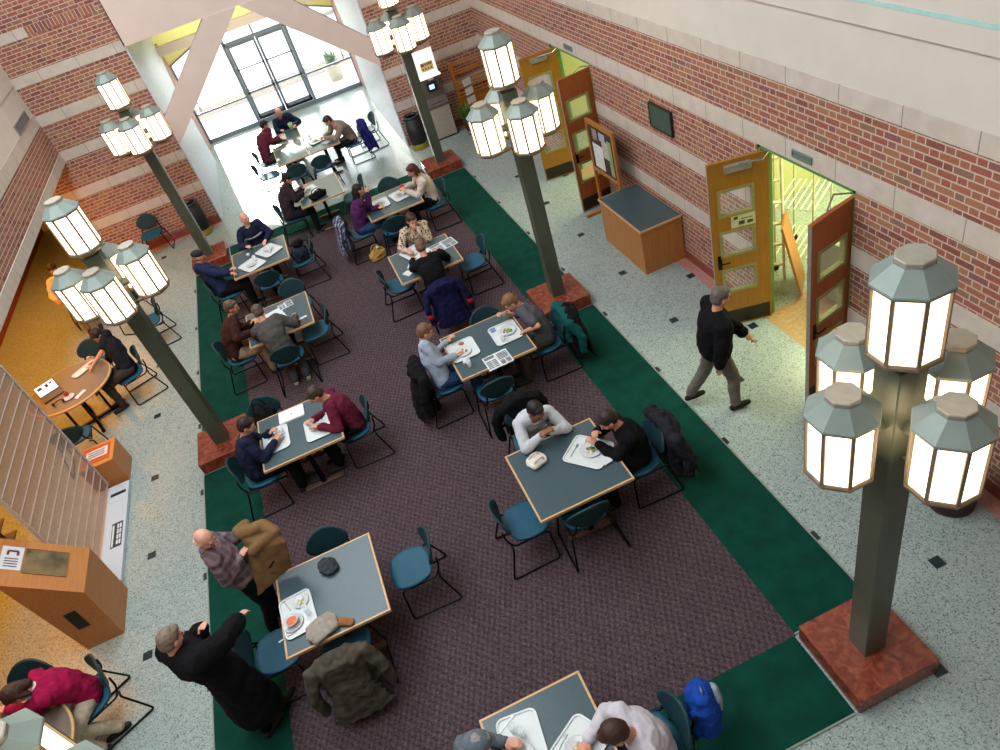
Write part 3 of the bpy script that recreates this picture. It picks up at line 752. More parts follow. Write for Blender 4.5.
def kiosk():
    t = empty('information_kiosk', (-4.35, 4.65, 0), 0, 'large wooden kiosk with a sloping top, screen and telephone sign at the lower left', 'kiosk')
    # world-derived corners, local = minus base
    o = V((-4.35, 4.65, 0))
    pr = [(-4.50, 0), (-4.62, 1.36), (-4.72, 1.52), (-4.04, .82), (-4.07, 0)]
    b = B(); b.loft([[V((x, y, z)) - o for x, z in pr] for y in (4.28, 4.95)]); b.obj('cabinet', KIOSKW, t)
    A, Bb, C, D = [V(p) - o for p in ((-4.72, 4.28, 1.52), (-4.04, 4.28, .82), (-4.04, 4.95, .82), (-4.72, 4.95, 1.52))]
    nn = (Bb - A).cross(D - A).normalized()
    def on(u, v, lift): return (A*(1-u) + Bb*u)*(1-v) + (D*(1-u) + C*u)*v + nn*lift
    def quad(u0, u1, v0, v1, z0, z1, bb): bb.loft([[on(u0,v0,z0), on(u1,v0,z0), on(u1,v1,z0), on(u0,v1,z0)], [on(u0,v0,z1), on(u1,v0,z1), on(u1,v1,z1), on(u0,v1,z1)]])
    s_ = B(); quad(.37, .79, .30, .82, -.001, .004, s_); sc = s_.obj('screen', mat('a08f70', .15, metal=.7, var=.3, scale=5), t)
    f = B()
    for u0, u1, v0, v1 in ((.36,.37,.29,.83),(.79,.80,.29,.83),(.37,.79,.29,.30),(.37,.79,.82,.83)): quad(u0,u1,v0,v1,-.001,.009,f)
    f.obj('screen_frame', mat('8a5a34', .5), t)
    g = B(); quad(.14, .35, .34, .84, .0, .004, g); sg = g.obj('telephone_sign', PAPER, t); sg['label'] = 'white sign with a dark telephone symbol'
    h = B()
    quad(.20, .30, .72, .76, .004, .006, h); quad(.19, .215, .65, .74, .004, .006, h); quad(.285, .31, .65, .74, .004, .006, h)
    for k in range(4): quad(.18, .31, .40 + k*.055, .42 + k*.055, .004, .006, h)
    h.obj('symbol', mat('5c2733', .6), sg)
    v = B(); v.box((-.04, -.378, .35), (.09, -.368, .64)); vo = v.obj('vent', BLACKP, t)
kiosk()
def smallbox():
    t = empty('leaflet_box', (-4.39, 7.32, 0), 0, 'small wooden box with a framed label on top beyond the white display base', 'box')
    b = B(); b.bevbox((-.24, -.26, 0), (.24, .26, .45), .008); b.obj('body', KIOSKW, t)
    b = B(); b.box((-.21, -.17, .45), (.18, .20, .456)); po = b.obj('panel', mat('a34a1e', .5), t)
    b = B(); b.box((-.17, -.08, .456), (.15, .12, .460)); lo = b.obj('label_card', mat('b9bcc4', .4), po)
    b = B()
    for k in range(3): b.box((-.13, -.04 + k*.05, .460), (.11, -.02 + k*.05, .461))
    b.obj('print', mat('3c4350', .6), lo)
smallbox()
def display():
    t = empty('display_stand', (-4.36, 6.0, 0), 0, 'white low display base with a tall clear ribbed screen behind the kiosk', 'display stand')
    b = B(); b.bevbox((-.26, -.93, .0), (.235, .98, .07), .01); b.obj('base', mat('b9c2cc', .35, var=.01), t)
    b = B(); b.box((.05, -.30, .070), (.20, .16, .073)); lo = b.obj('base_label', mat('2a3238', .4), t); lo['label'] = 'dark label with a pale grid of squares'
    b = B()
    for i in range(2):
        for j in range(4): b.box((.125 + i*.035, -.26 + j*.10, .073), (.15 + i*.035, -.18 + j*.10, .0745))
    b.box((.06, -.28, .073), (.085, .12, .0745)); b.obj('grid_print', mat('c9d2d4', .5), lo)
    b = B(); b.box((-.02, .74, .07), (.2, .80, .074)); b.obj('slot', BLACKP, t)
    g = B(); g.box((-.075, -.92, .09), (-.067, 1.03, 2.36)); g.obj('clear_screen', glass_mat('smoky_acrylic', (.36, .32, .32), .42, .25), t)
    for k in range(15):
        r_ = B(); z = .10 + k*.155; r_.loft([[V((x, y, z + zz)) for x, zz in ((-.082, 0), (-.060, 0), (-.060, .007), (-.082, .007))] for y in (-.92, 1.03)]); r_.obj('rib', mat('a89c98', .5), t)
    for y in (-.935, 1.03):
        r_ = B(); r_.box((-.09, y, .07), (-.05, y + .022, 2.37)); r_.obj('stile', mat('bfb0a8', .5), t)
display()
def rack_left():
    t = empty('newspaper_rack', (-5.25, 5.85, 0), 0, 'dark wooden rack behind the kiosk at the left edge', 'rack')
    b = B()
    for y in (-.0, .0): pass
    b.box((-.3, -.01, 0), (.02, .03, 1.5)); b.box((-.3, .03, 0), (-.27, .30, 1.5)); b.obj('frame', mat('3c2318', .6), t)
    for k in range(6):
        s_ = B(); s_.box((-.27, .03, .15 + k*.24), (.02, .28, .17 + k*.24)); s_.obj('shelf', mat('6e5a48', .6), t)
rack_left()
def trash(x, y, r, h, lb, ring=True):
    t = empty('trash_can', (x, y, 0), 0, lb, 'trash can')
    b = B(); b.smooth = True; b.lathe([(r*.9, .1), (r, .14), (r, h-.04)], 28); b.obj('body', BLACKP if ring else mat('3a1f1a', .5), t)
    b = B(); b.smooth = True; b.lathe([(r*.97, 0), (r*1.0, .03), (r*1.0, .13), (r*.97, .14)], 28); b.obj('base_ring', mat('a39236', .4, metal=.5) if ring else mat('30201c', .5), t)
    b = B(); b.smooth = True
    b.loft([[V((q*cos(2*pi*j/28), q*sin(2*pi*j/28), z)) for j in range(28)] for q, z in ((r*.98, h-.04), (r*1.04, h-.03), (r*1.0, h), (r*.72, h+.005), (r*.70, h-.08), (r*.2, h-.1))]); b.obj('rim', mat('303338', .3, metal=.5), t)
trash(-2.80, 14.93, .205, .78, 'black round trash can with a gold base ring against the left far brick wall')
trash(2.60, 14.90, .205, .78, 'black round trash can with a gold base ring right of the entrance')
trash(4.36, 1.22, .21, .52, 'dark reddish round bin by the right wall, mostly behind a lantern', False)
def atm():
    t = empty('banking_machine', (3.28, 14.92, 0), 0, 'grey banking machine with a lit white sign by the far wall', 'banking machine')
    b = B(); b.bevbox((-.26, -.12, .04), (.26, .3, .74), .01); b.obj('cabinet', mat('a39a8e', .5), t)
    b = B(); b.box((-.25, -.10, 0), (.25, .3, .05)); b.obj('plinth', BLACKP, t)
    b = B(); p = [(-.12, .74), (-.12, .80), (.0, .95), (.04, 1.45), (.3, 1.45), (.3, .74)]
    b.loft([[V((-.26, y, z)) for y, z in p], [V((.26, y, z)) for y, z in p]]); b.obj('fascia', mat('5d5650', .5), t)
    b = B(); b.box((-.10, -.01, 1.10), (.13, .02, 1.30)); so = b.obj('screen_surround', mat('2a2d33', .4), t)
    b = B(); b.box((-.05, -.016, 1.15), (.07, -.01, 1.25)); b.obj('screen', emis((.5, .7, .95), 1.2, 'blue_screen'), so)
    b = B(); b.box((-.16, -.09, .82), (.16, -.02, .85)); b.obj('keypad', BLACKP, t)
    b = B(); b.box((-.02, -.0, 1.34), (.10, .035, 1.43)); b.obj('instruction_card', PAPER, t)
    b = B(); b.bevbox((-.27, -.10, 1.50), (.24, .3, 2.05), .02); b.box((-.27, -.30, 1.48), (.24, -.08, 1.51)); to = b.obj('topper', emis((.95, .95, .90), .75, 'lit_sign'), t)
    b = B(); b.box((-.13, -.106, 1.58), (.17, -.101, 1.78)); sg = b.obj('sign_panel', mat('d8d08c', .5), to)
    b = B(); b.box((-.11, -.109, 1.70), (-.04, -.106, 1.76)); 
    for k in range(4): b.box((-.02 + k*.045, -.109, 1.71), (.01 + k*.045, -.106, 1.75)); b.box((-.10 + k*.065, -.109, 1.62), (-.06 + k*.065, -.106, 1.655))
    b.obj('sign_print', mat('a3352a', .6), sg)
    b = B(); b.box((-.27, -.10, 2.05), (.24, .3, 2.22)); b.obj('top_box', mat('c09a8a', .5), t)
    b = B(); b.tube([(.26, .1, .3), (.30, .05, .32), (.30, .02, .6), (.26, .1, .62)], .008); b.obj('cable', BLACKP, t)
atm()
def bench():
    t = empty('slatted_rack', (4.28, 15.0, 0), 0, 'golden wooden slatted rack against the far wall corner', 'rack')
    W_ = wood_mat('golden_slats', 'a8651c', 'c07c28', axis=0)
    for x in (-.42, .40):
        b = B(); b.bevbox((x-.02, -.05, 0), (x+.02, .12, 1.52), .004); b.obj('upright', W_, t)
    for z in (.45, .72, .80, .90, .98, 1.06, 1.24, 1.30, 1.46):
        b = B(); b.bevbox((-.44, -.07, z), (.42, -.045, z + .035), .003); b.obj('slat', W_, t)
    b = B(); b.box((-.42, .0, .02), (.40, .1, .74)); b.obj('back_panel', W_, t)
    t = empty('potted_plant', (3.86, 14.72, 0), 0, 'small leafy green plant in a pot in front of the golden rack', 'plant')
    b = B(); b.smooth = True; b.lathe([(.10, 0), (.14, .22), (.15, .24), (.12, .24)], 20); b.obj('pot', mat('5a3626', .6), t)
    b = B(); rnd = random.Random(3)
    for i in range(60):
        a, e, l = rnd.uniform(0, 2*pi), rnd.uniform(.4, 1.4), rnd.uniform(.3, .55); d = V((cos(a)*cos(e), sin(a)*cos(e), sin(e)))
        p = V((0,0,.2)); s_ = d.cross(V((0,0,1))).normalized()*.035; b.add([p, p + d*l*.6 + s_, p + d*l, p + d*l*.6 - s_], [(0,1,2,3)])
    b.obj('foliage', mat('5d7a2c', .5, var=.2), t)
    t = empty('leaflet_stand', (3.95, 14.3, 0), R(20), 'white pierced leaflet stand behind the right lanterns', 'stand')
    b = B(); b.tube([(0, .1, .02), (0, 0, 1.3)], .015); b.tube([(-.15, -.1, .015), (.15, -.1, .015)], .015); b.tube([(0, -.1, .015), (0, .12, .015)], .015); b.obj('post', STEEL, t)
    for z in (.55, .75, .95, 1.15):
        b = B(); b.box((-.1, -.05, z), (.1, -.02, z + .14)); b.obj('pocket', WHITE, t)
bench()

# ------------------------------------------------------------------ tabletop things
TZ = .7515
def rrect(w, d, r, n=5):
    pts = []
    for cx, cy, a0 in ((w-r, d-r, 0), (-w+r, d-r, 90), (-w+r, -d+r, 180), (w-r, -d+r, 270)):
        for k in range(n+1): a = R(a0 + 90*k/n); pts.append((cx + r*cos(a), cy + r*sin(a)))
    return pts
def tray(x, y, rz, lb, w=.19, d=.235, z=TZ, trim=WHITE):
    t = empty('tray', (x, y, z), R(rz), lb, 'tray', 'white meal trays')
    b = B(); o = rrect(w, d, .06); i_ = rrect(w-.014, d-.014, .05)
    mk = lambda pts, zz, s=1: [V((px*s, py*s, zz)) for px, py in pts]
    b.loft([mk(o, .001, .93), mk(o, .014), mk(o, .017), mk(i_, .015), mk(i_, .005)]); b.obj('tray', WHITE, t)
    r = B(); r.loft([mk(o, .010, 1.004), mk(o, .0155, 1.008)], cap=False); r.obj('rim', mat('4d5558', .5), t)
    return t
def plate(x, y, lb, r=.11, z=TZ+.006, food=None, fl=None):
    t = empty('plate', (x, y, z), 0, lb, 'plate', None)
    b = B(); b.smooth = True; b.lathe([(r*.5, 0), (r*.95, .014), (r, .017), (r*.93, .015), (r*.62, .006), (.01, .005)], 28); b.obj('dish', PORC, t)
    if food:
        rnd = random.Random(hash(lb) % 99 if False else len(lb))
        f = B(); f.smooth = True
        for i in range(22):
            a, q = rnd.uniform(0, 2*pi), rnd.uniform(0, r*.5); s_ = rnd.uniform(.008, .018); f.cur = rnd.randrange(len(food))
            f.ell((q*cos(a), q*sin(a), .010 + rnd.uniform(0, .012)), (s_, s_*.8, s_*.5), Matrix.Rotation(a, 3, 'Z'), 8, 5)
        o = f.obj('food', [mat(c, .6, var=.1) for c in food], t)
        if fl: o['label'] = fl
    return t
def bowl(x, y, lb, r=.075, z=TZ+.02, col='c8602a'):
    t = empty('bowl', (x, y, z), 0, lb, 'bowl')
    b = B(); b.smooth = True; b.lathe([(r*.45, 0), (r*.85, .03), (r, .05), (r*.93, .05), (r*.7, .03)], 28); b.obj('dish', PORC, t)
    b = B(); b.lathe([(r*.72, .030), (r*.74, .034)], 24); b.obj('soup', mat(col, .3, var=.1), t)
def glass(x, y, lb, z=TZ, r=.032, h=.11, m=None):
    t = empty('drinking_glass', (x, y, z), 0, lb, 'glass')
    b = B(); b.smooth = True; b.loft([[V((q*cos(2*pi*j/18), q*sin(2*pi*j/18), zz)) for j in range(18)] for q, zz in ((r*.75, 0), (r, h), (r*.92, h), (r*.7, .01))]); b.obj('tumbler', m or glass_mat('tumbler_glass', (.9, .93, .95), .45, .05), t)
def paper(name, x, y, rz, w, d, lb, cat='paper', z=TZ, news=False, m=None, grp=None):
    t = empty(name, (x, y, z), R(rz), lb, cat, grp)
    b = B(); rr = []; n = 8
    for s_ in (0, .003):
        pass
    top = [[V((-w + 2*w*i/n, -d + 2*d*j/2, .002 + .006*abs(sin(i*1.3 + j)))) for i in range(n+1)] for j in range(3)]
    vs = [p for r_ in top for p in r_] + [p - V((0,0,.002)) for r_ in top for p in r_]; Nn = 3*(n+1); fs = []
    for j in range(2):
        for i in range(n): a = j*(n+1)+i; fs += [(a, a+1, a+n+2, a+n+1), (Nn+a, Nn+a+n+1, Nn+a+n+2, Nn+a+1)]
    b.add(vs, fs); b.obj('sheet', m or PAPER, t)
    if news:
        c = B()
        for u0, u1, v0, v1 in ((-.9, -.1, .5, .9), (-.9, -.52, -.8, .35), (-.45, -.1, -.8, .35), (.08, .9, -.1, .85), (.08, .45, -.85, -.2), (.52, .9, -.85, -.2)):
            for k in range(5): c.box((u0*w, (v0 + (v1-v0)*k/5)*d, .009), (u1*w, (v0 + (v1-v0)*(k+.55)/5)*d, .0095))
        c.obj('print', mat('5b5f66', .8), t)
def cutlery(x, y, rz, lb, z=TZ+.008):
    t = empty('fork', (x, y, z), R(rz), lb, 'cutlery'); b = B(); b.tube([(0, -.09, 0.003), (0, .04, .004), (0, .06, .006)], .003, 6); b.box((-.01, .055, .003), (.01, .095, .006)); b.obj('fork', STEEL, t)
# T1
tray(-1.79, 2.77, 4, 'white tray with an orange soup bowl and a plate', .165, .245)
plate(-1.85, 2.69, 'plate under the soup bowl on the tray nearest the black coat', .105); bowl(-1.85, 2.69, 'white bowl of orange soup on the tray', .072)
plate(-1.745, 2.90, 'plate with pale food beside the soup bowl', .085, food=['d8d2b0', 'b9c070', 'efe9d8']); glass(-1.69, 2.72, 'clear tumbler beside the soup bowl', TZ + .006)
cutlery(-1.89, 2.93, 20, 'fork beside the plate of pale food by the soup'); cutlery(-1.92, 2.57, 100, 'fork at the near edge of the soup tray')
# T2
tray(1.50, 3.08, 40, 'white tray with a salad plate in front of the man in the black jacket', .20, .23)
plate(1.54, 3.09, 'round plate of green salad on the tray of the man in the black jacket', .12, food=['5e7a34', '4a2f2a', '7c9440', 'e8dcb8', '6b3038'], fl='mixed green salad')
paper('napkin', 1.60, 2.86, 10, .05, .05, 'small white napkin at the corner of the salad tray', 'napkin', TZ + .02)
cutlery(1.38, 3.18, -50, 'fork lying left of the salad plate')
# T3
tray(.90, 5.65, 0, 'white tray in front of the man in the light blue shirt', .19, .22); plate(.89, 5.60, 'plate with a few bites of food before the man in light blue', .11, food=['a8582c', 'c8863c', 'e3d9c2'], fl='small brown leftovers')
t = empty('cookie', (.92, 5.79, TZ + .006), 0, 'round brown cookie on the tray of the man in light blue', 'cookie'); b = B(); b.smooth = True; b.lathe([(.03, 0), (.038, .006), (.03, .012)], 16); b.obj('cookie', mat('94633c', .8), t)
glass(.87, 5.27, 'small clear tumbler near the corner of the newspaper table')
glass(.84, 5.36, 'white paper cup lying close to the clear tumbler', m=PAPER, h=.05)
tray(1.50, 5.62, 0, 'white tray in front of the man in the grey t-shirt', .19, .23); plate(1.54, 5.64, 'plate of greens and orange food before the man in the grey t-shirt', .12, food=['4f8a34', '6ea33c', 'd07a2c', 'e9e2c8'], fl='greens with orange vegetables')
paper('card', 1.38, 5.78, 0, .035, .045, 'small blue printed card on the tray of the man in the grey t-shirt', 'card', TZ + .008, m=mat('6d86b4', .6, var=.2, scale=60))
glass(1.42, 5.48, 'clear tumbler on the tray of the man in the grey t-shirt', TZ + .006)
paper('newspaper', 1.22, 5.16, 2, .17, .15, 'folded newspaper near the front edge of the table with two trays', 'newspaper', news=True)
# T4
tray(-1.72, 5.50, 0, 'white tray in front of the man in navy', .17, .24); plate(-1.76, 5.45, 'plate before the man in navy', .10, food=['e4dcc8', 'c9b896'])
cutlery(-1.66, 5.42, -30, 'fork on the tray of the man in navy'); paper('napkin', -1.72, 5.67, 20, .06, .05, 'white napkin on the tray of the man in navy', 'napkin', TZ + .008); glass(-1.62, 5.56, 'clear tumbler on the tray of the man in navy', TZ + .006)
tray(-1.18, 5.38, 0, 'white tray in front of the man in maroon', .17, .22); plate(-1.19, 5.42, 'plate before the man in maroon', .105, food=['c9a06a', 'e8e0d0']); glass(-1.13, 5.32, 'tumbler beside the plate of the man in maroon', TZ + .006)
t = empty('laptop', (-1.47, 5.86, TZ), R(-2), 'closed white laptop on the table of the men in navy and maroon', 'laptop')
b = B(); b.prism(rrect(.17, .12, .02), 0, .025); b.obj('body', mat('dcdfe4', .3, var=.01), t)
b = B(); b.smooth = True; b.ell((0, 0, .0255), (.016, .016, .002)); b.ell((.004, .02, .0255), (.004, .007, .002)); b.obj('logo', mat('aab0ba', .3), t)
# T5
paper('paper_sheet', -1.42, 8.50, 12, .15, .20, 'large white sheet of paper in front of the man in the olive jacket', 'paper'); paper('paper_sheet', -1.22, 8.72, 8, .12, .10, 'printed white sheet behind the large blank sheet', 'paper', news=True)
paper('dark_booklet', -1.04, 7.98, 5, .10, .08, 'dark booklet at the near right corner of the papers table', 'booklet', m=mat('4a3a38', .5, var=.3, scale=20))
paper('notepad', -1.04, 8.12, 8, .10, .025, 'thin white notepad behind the dark booklet', 'notepad')
paper('envelope', -1.68, 8.62, 40, .14, .05, 'tan envelope by the hands of the man in the brown jacket', 'envelope', m=mat('c9944c', .7))
# T6
tray(-1.63, 10.62, 30, 'white tray with dishes in front of the man in the flat cap'); plate(-1.64, 10.63, 'white plate on the tray of the man in the flat cap', .10, food=['d9d2c4', 'b3aa9a']); glass(-1.55, 10.72, 'tumbler on the tray of the man in the flat cap', TZ + .006)
tray(-1.28, 10.92, 30, 'white tray with dishes in front of the bald man in the navy sweater'); plate(-1.28, 10.98, 'white plate on the tray of the bald man in navy', .10, food=['d9d2c4', 'b3aa9a']); glass(-1.26, 10.82, 'tumbler on the tray of the bald man in navy', TZ + .006)
glass(-1.66, 11.02, 'small white cup between the flat cap man and the bald man', m=PORC, h=.06)
# T7
tray(.94, 10.98, 0, 'white tray in front of the woman in purple', .17, .22); plate(.95, 10.98, 'plate with greens before the woman in purple', .10, food=['8a8c5a', '5d6a3c', 'c9bc9a'])
tray(1.37, 11.0, 10, 'white tray in front of the woman in the white sweater', .19, .23); plate(1.36, 11.02, 'plate of salad before the woman in the white sweater', .12, food=['5f7434', '7c8a44', 'b3a070'])
glass(1.46, 11.18, 'red cup in the hand of the woman in the white sweater', m=mat('b3203a', .4), h=.11, z=TZ)
# T8
tray(1.02, 8.66, 20, 'white tray between the woman in the spotted top and the man in black'); plate(.98, 8.66, 'plate on the tray of the woman in the spotted top', .10, food=['c9b08a', 'e4e0d4'])
paper('napkin', .76, 8.12, 30, .06, .08, 'white napkin near the near left corner of the spotted-top woman table', 'napkin'); paper('napkin', .90, 8.28, 60, .07, .10, 'folded white paper beside the elbow of the man in black', 'napkin')
paper('newspaper', 1.48, 8.52, 8, .22, .15, 'open newspaper held by the man in black at the spotted-top woman table', 'newspaper', news=True)
# T9
tray(-.21, 12.95, 15, 'white tray with food in front of the man in the dark cap'); plate(-.20, 12.96, 'plate of food before the man in the dark cap', .11, food=['5d4a34', '8a6a44', 'b3a07a'])
# far tables
tray(-.42, 16.95, 0, 'white tray in front of the person in maroon by the entrance'); plate(-.42, 16.95, 'plate before the person in maroon by the entrance', .10, food=['e4e0d4', 'c9b08a'])
glass(-.02, 17.3, 'pale green cup in front of the person with the orange badge', m=mat('a8c094', .5), r=.06, h=.16); paper('paper_sheet', -.28, 16.5, 20, .1, .13, 'dark folder of papers on the far entrance table', 'paper', z=.741, m=mat('6a6e72', .5))
tray(.40, 15.80, 10, 'white tray in front of the man in the tan sweater'); plate(.38, 15.80, 'plate before the man in the tan sweater', .10, food=['e4e0d4', 'c9b08a']); glass(.28, 16.0, 'tumbler before the man in the tan sweater'); paper('paper_sheet', .60, 15.45, 30, .1, .12, 'white papers near the lap of the man in tan', 'paper', z=.741)
# T11
tray(-.24, .66, -6, 'white tray with glasses in front of the man in the grey cap', .17, .23); glass(-.27, .76, 'clear tumbler on the tray of the man in the grey cap', TZ + .006); glass(-.22, .70, 'second clear tumbler on the grey cap man tray, nearer the table middle', TZ + .006); cutlery(-.30, .84, -60, 'fork on the tray of the man in the grey cap'); plate(-.26, .56, 'white plate on the tray of the man in the grey cap', .09)
tray(.12, .42, -60, 'white tray with a plate by the man in the white shirt', .17, .23); plate(.12, .42, 'white plate on the tray by the man in the white shirt', .10, food=['d9c9a8', 'b3a07a']); cutlery(.02, .5, -50, 'fork on the tray by the man in the white shirt')
# round table
def laptop_open():
    t = empty('laptop', (-5.08, 8.95, .742), R(25), 'open laptop with a bright screen on the round table', 'laptop')
    b = B(); b.prism(rrect(.16, .11, .015), 0, .018); b.obj('keyboard_base', mat('22252b', .4), t)
    M_ = Matrix.Translation((0, .11, .018)) @ Matrix.Rotation(R(-58), 4, 'X')
    l = B(); l.box((-.16, 0, 0), (.16, .012, .21), M_); lo = l.obj('lid', mat('22252b', .4), t)
    s_ = B(); s_.box((-.15, -.003, .012), (.15, 0, .20), M_); s_.obj('screen', emis((.78, .86, 1), 1.0, 'laptop_screen'), lo)
    w = B(); w.box((-.12, -.004, .12), (-.05, -.003, .17), M_); w.box((.0, -.004, .11), (.05, -.003, .17), M_); w.box((.07, -.004, .14), (.12, -.003, .17), M_); w.obj('window_graphics', mat('3a4a7c', .4), lo)
laptop_open()
tray(-4.62, 9.36, -50, 'long white tray by the young man in black at the round table', .09, .2, z=.742); plate(-4.50, 9.44, 'plate before the young man in black', .10, z=.748, food=['8a6a44', '5d4a34', 'c9b08a'])
plate(-4.78, 8.68, 'white plate near the laptop on the round table', .09, z=.742); glass(-4.82, 8.76, 'red-topped cup on the plate near the laptop', z=.75, m=mat('8a2a24', .5), r=.04, h=.06)
paper('napkin', -4.60, 8.64, 50, .10, .04, 'crumpled white napkin on the near edge of the round table', 'napkin', z=.742)
t = empty('headphones', (-4.93, 8.62, .742), 0, 'black headphones with a cord near the laptop on the round table', 'headphones')
b = B(); b.smooth = True; b.tube([(.08*cos(a), .08*sin(a), .02 + .0*a) for a in [R(k*15) for k in range(13)]], .008); b.obj('band', BLACKP, t)
for s_ in (-1, 1):
    b = B(); b.smooth = True; b.ell((s_*.08, -.01, .03), (.018, .03, .03)); b.obj('ear_cup', BLACKP, t)

# ------------------------------------------------------------------ people
def ik(a, tgt, l1, l2, pole):
    a, tgt = V(a), V(tgt); d = tgt - a; L = d.length
    if L > (l1+l2)*.985: tgt = a + d*((l1+l2)*.985/L); d = tgt - a; L = d.length
    if L < abs(l1-l2)+.03: L = abs(l1-l2)+.03
    u = d.normalized(); x = (l1*l1 - l2*l2 + L*L)/(2*L); h = math.sqrt(max(1e-6, l1*l1 - x*x))
    p = V(pole); p = (p - u*p.dot(u))
    p = p.normalized() if p.length > 1e-4 else u.orthogonal().normalized()
    return a + u*x + p*h, tgt
def plaidmat(a, b_, c, sc):
    m, t, b = newmat('plaid'); o = objco(t); sx = N(t, 'SeparateXYZ'); link(t, o, sx.inputs[0])
    f1 = mth(t, 'GREATER_THAN', mth(t, 'SINE', mth(t, 'MULTIPLY', mth(t, 'ADD', sx.outputs[0], sx.outputs[1]), sc)), .2)
    f2 = mth(t, 'GREATER_THAN', mth(t, 'SINE', mth(t, 'MULTIPLY', sx.outputs[2], sc*1.1)), .3)
    c1 = mixc(t, mth(t, 'MULTIPLY', f1, .8), lin(a), lin(b_)); link(t, mixc(t, mth(t, 'MULTIPLY', f2, .55), c1, lin(c)), b.inputs['Base Color']); b.inputs['Roughness'].default_value = .9
    return m
def leopard():
    m, t, b = newmat('spotted_cloth'); v = N(t, 'TexVoronoi'); v.inputs['Scale'].default_value = 26; link(t, objco(t), v.inputs['Vector'])
    link(t, ramp(t, v.outputs['Distance'], [(0, lin('2a1d1a')), (.30, lin('3a2a24')), (.42, lin('b49a84')), (.7, lin('c4b09c'))]), b.inputs['Base Color']); b.inputs['Roughness'].default_value = .85
    return m
def person(lb, head, pel, yaw, handR, handL, shirt, pants, skin=SKIN, hair='3a2a20', style='short', hy=0, hp=25, feetR=None, feetL=None, shoes=None,
           coat=.020, sleeve=1.0, standing=False, vox=.010, hat=None, hem=.06, twist=0, collar=None, scale=1.0, kneedir=None, fist=.6, elbow=(.55, -.3, -.6), belly=0, stripe=None):
    """head/pel/hands/feet are world points. yaw: heading of the hips, local +y forward."""
    Y = Matrix.Rotation(R(yaw), 3, 'Z'); rt = Y @ V((1, 0, 0)); fw = Y @ V((0, 1, 0)); up = V((0, 0, 1))
    head, pel = V(head), V(pel); S = scale
    root = empty('person', (pel.x, pel.y, 0), 0, lb, 'person')
    loc = V((pel.x, pel.y, 0))
    # head frame
    HY = Matrix.Rotation(R(yaw + hy), 3, 'Z') @ Matrix.Rotation(R(-hp), 3, 'X')
    neck = head + HY @ V((0, -.035*S, -.10*S)) - up*.06*S
    tv = neck - pel; L = tv.length; L0 = max(.42*S, min(.55*S, L)); neckb = neck
    # shoulders
    sp = tv.normalized(); c1 = pel + up*(L*.45) + sp*0 - fw*.01
    def bez(t): return pel*(1-t)**2 + c1*2*t*(1-t) + neckb*t*t
    TW = Matrix.Rotation(R(twist), 3, 'Z'); rts = TW @ rt
    n2 = (neckb - c1).normalized(); rts = (rts - n2*rts.dot(n2)).normalized()
    shc = bez(.90)
    shR, shL = shc + rts*.178*S, shc - rts*.178*S
    el, hn = [], []
    for s_, sh, h in ((1, shR, handR), (-1, shL, handL)):
        h = V(h); pole = rts*s_*elbow[0] + fw*elbow[1] + up*elbow[2]
        e, w = ik(sh, h, .285*S, .255*S, pole); el.append(e); hn.append(w)
    hips = [pel + rt*.09*S, pel - rt*.09*S]
    kn, an = [], []
    for s_, hp_, ft in ((1, hips[0], feetR), (-1, hips[1], feetL)):
        if ft is None: ft = pel + rt*s_*.11 + fw*.40; ft.z = 0
        ft = V(ft); a_ = ft + up*.085*S
        kd = V(kneedir) if kneedir else (fw + up*.6 if not standing else fw)
        k_, a2 = ik(hp_, a_, .43*S, .42*S, kd); kn.append(k_); an.append(a2)
    def torso(b, o, t0=-.0, t1=1.0, bel=0):
        rings = []
        rows = [(-.16, .125, .095), (-.06, .160, .115), (.05, .165, .118), (.2, .150, .110), (.38, .150, .112), (.58, .176, .126), (.76, .190, .118), (.88, .150, .088), (.96, .085, .066), (1.0, .060, .056)]
        for t_, rx, ry in rows:
            if t_ < t0 or t_ > t1: continue
            if t_ < 0: p = pel + (c1 - pel).normalized()*(t_*L); tg = (c1 - pel).normalized()
            else: p = bez(t_); tg = ((c1 - pel)*(1-t_) + (neckb - c1)*t_).normalized()
            r_ = (rt.lerp(rts, max(0, min(1, t_)))).normalized(); r_ = (r_ - tg*r_.dot(tg)).normalized(); f_ = tg.cross(r_)
            f_ = f_ if f_.dot(fw) > 0 or True else -f_
            bb = bel * math.exp(-((t_-.3)/.25)**2)
            rings.append([p + r_*cos(2*pi*j/20)*(rx*S+o) + f_*(-1)*sin(2*pi*j/20)*(ry*S+o+bb) for j in range(20)])
        b.loft(rings)
    # ---- body
    b = B(); torso(b, 0)
    b.cap(neckb - n2*.03, .058*S, head + HY @ V((0, -.02*S, -.05*S)), .052*S)
    for sh, e, w in ((shR, el[0], hn[0]), (shL, el[1], hn[1])):
        b.cap(shc.lerp(sh, .3), .06*S, sh, .058*S); b.cap(sh, .052*S, e, .040*S); b.cap(e, .040*S, w, .026*S)
    for hp_, k_, a_ in zip(hips, kn, an):
        b.cap(hp_, .088*S, k_, .058*S); b.cap(k_, .056*S, k_.lerp(a_, .35), .056*S); b.cap(k_.lerp(a_, .3), .056*S, a_, .036*S)
        ff = V((a_ - k_)); d = (fw*.9); b.cap(a_ - up*.05*S, .034*S, a_ - up*.055*S + fw*.13*S, .028*S)
    h3 = lambda x, y, z: head + HY @ V((x*S, y*S, z*S))
    E_ = lambda c, r: b.ell(h3(*c), [q*S for q in r], HY)
    E_((0, -.010, .028), (.076, .096, .092)); E_((0, .018, -.045), (.058, .068, .070)); E_((0, .050, -.088), (.028, .026, .024)); E_((0, .035, -.02), (.066, .058, .06))
    b.cap(h3(0, .088, .010), .009*S, h3(0, .108, -.028), .0145*S); b.cap(h3(-.034, .080, .030), .013*S, h3(.034, .080, .030), .013*S)
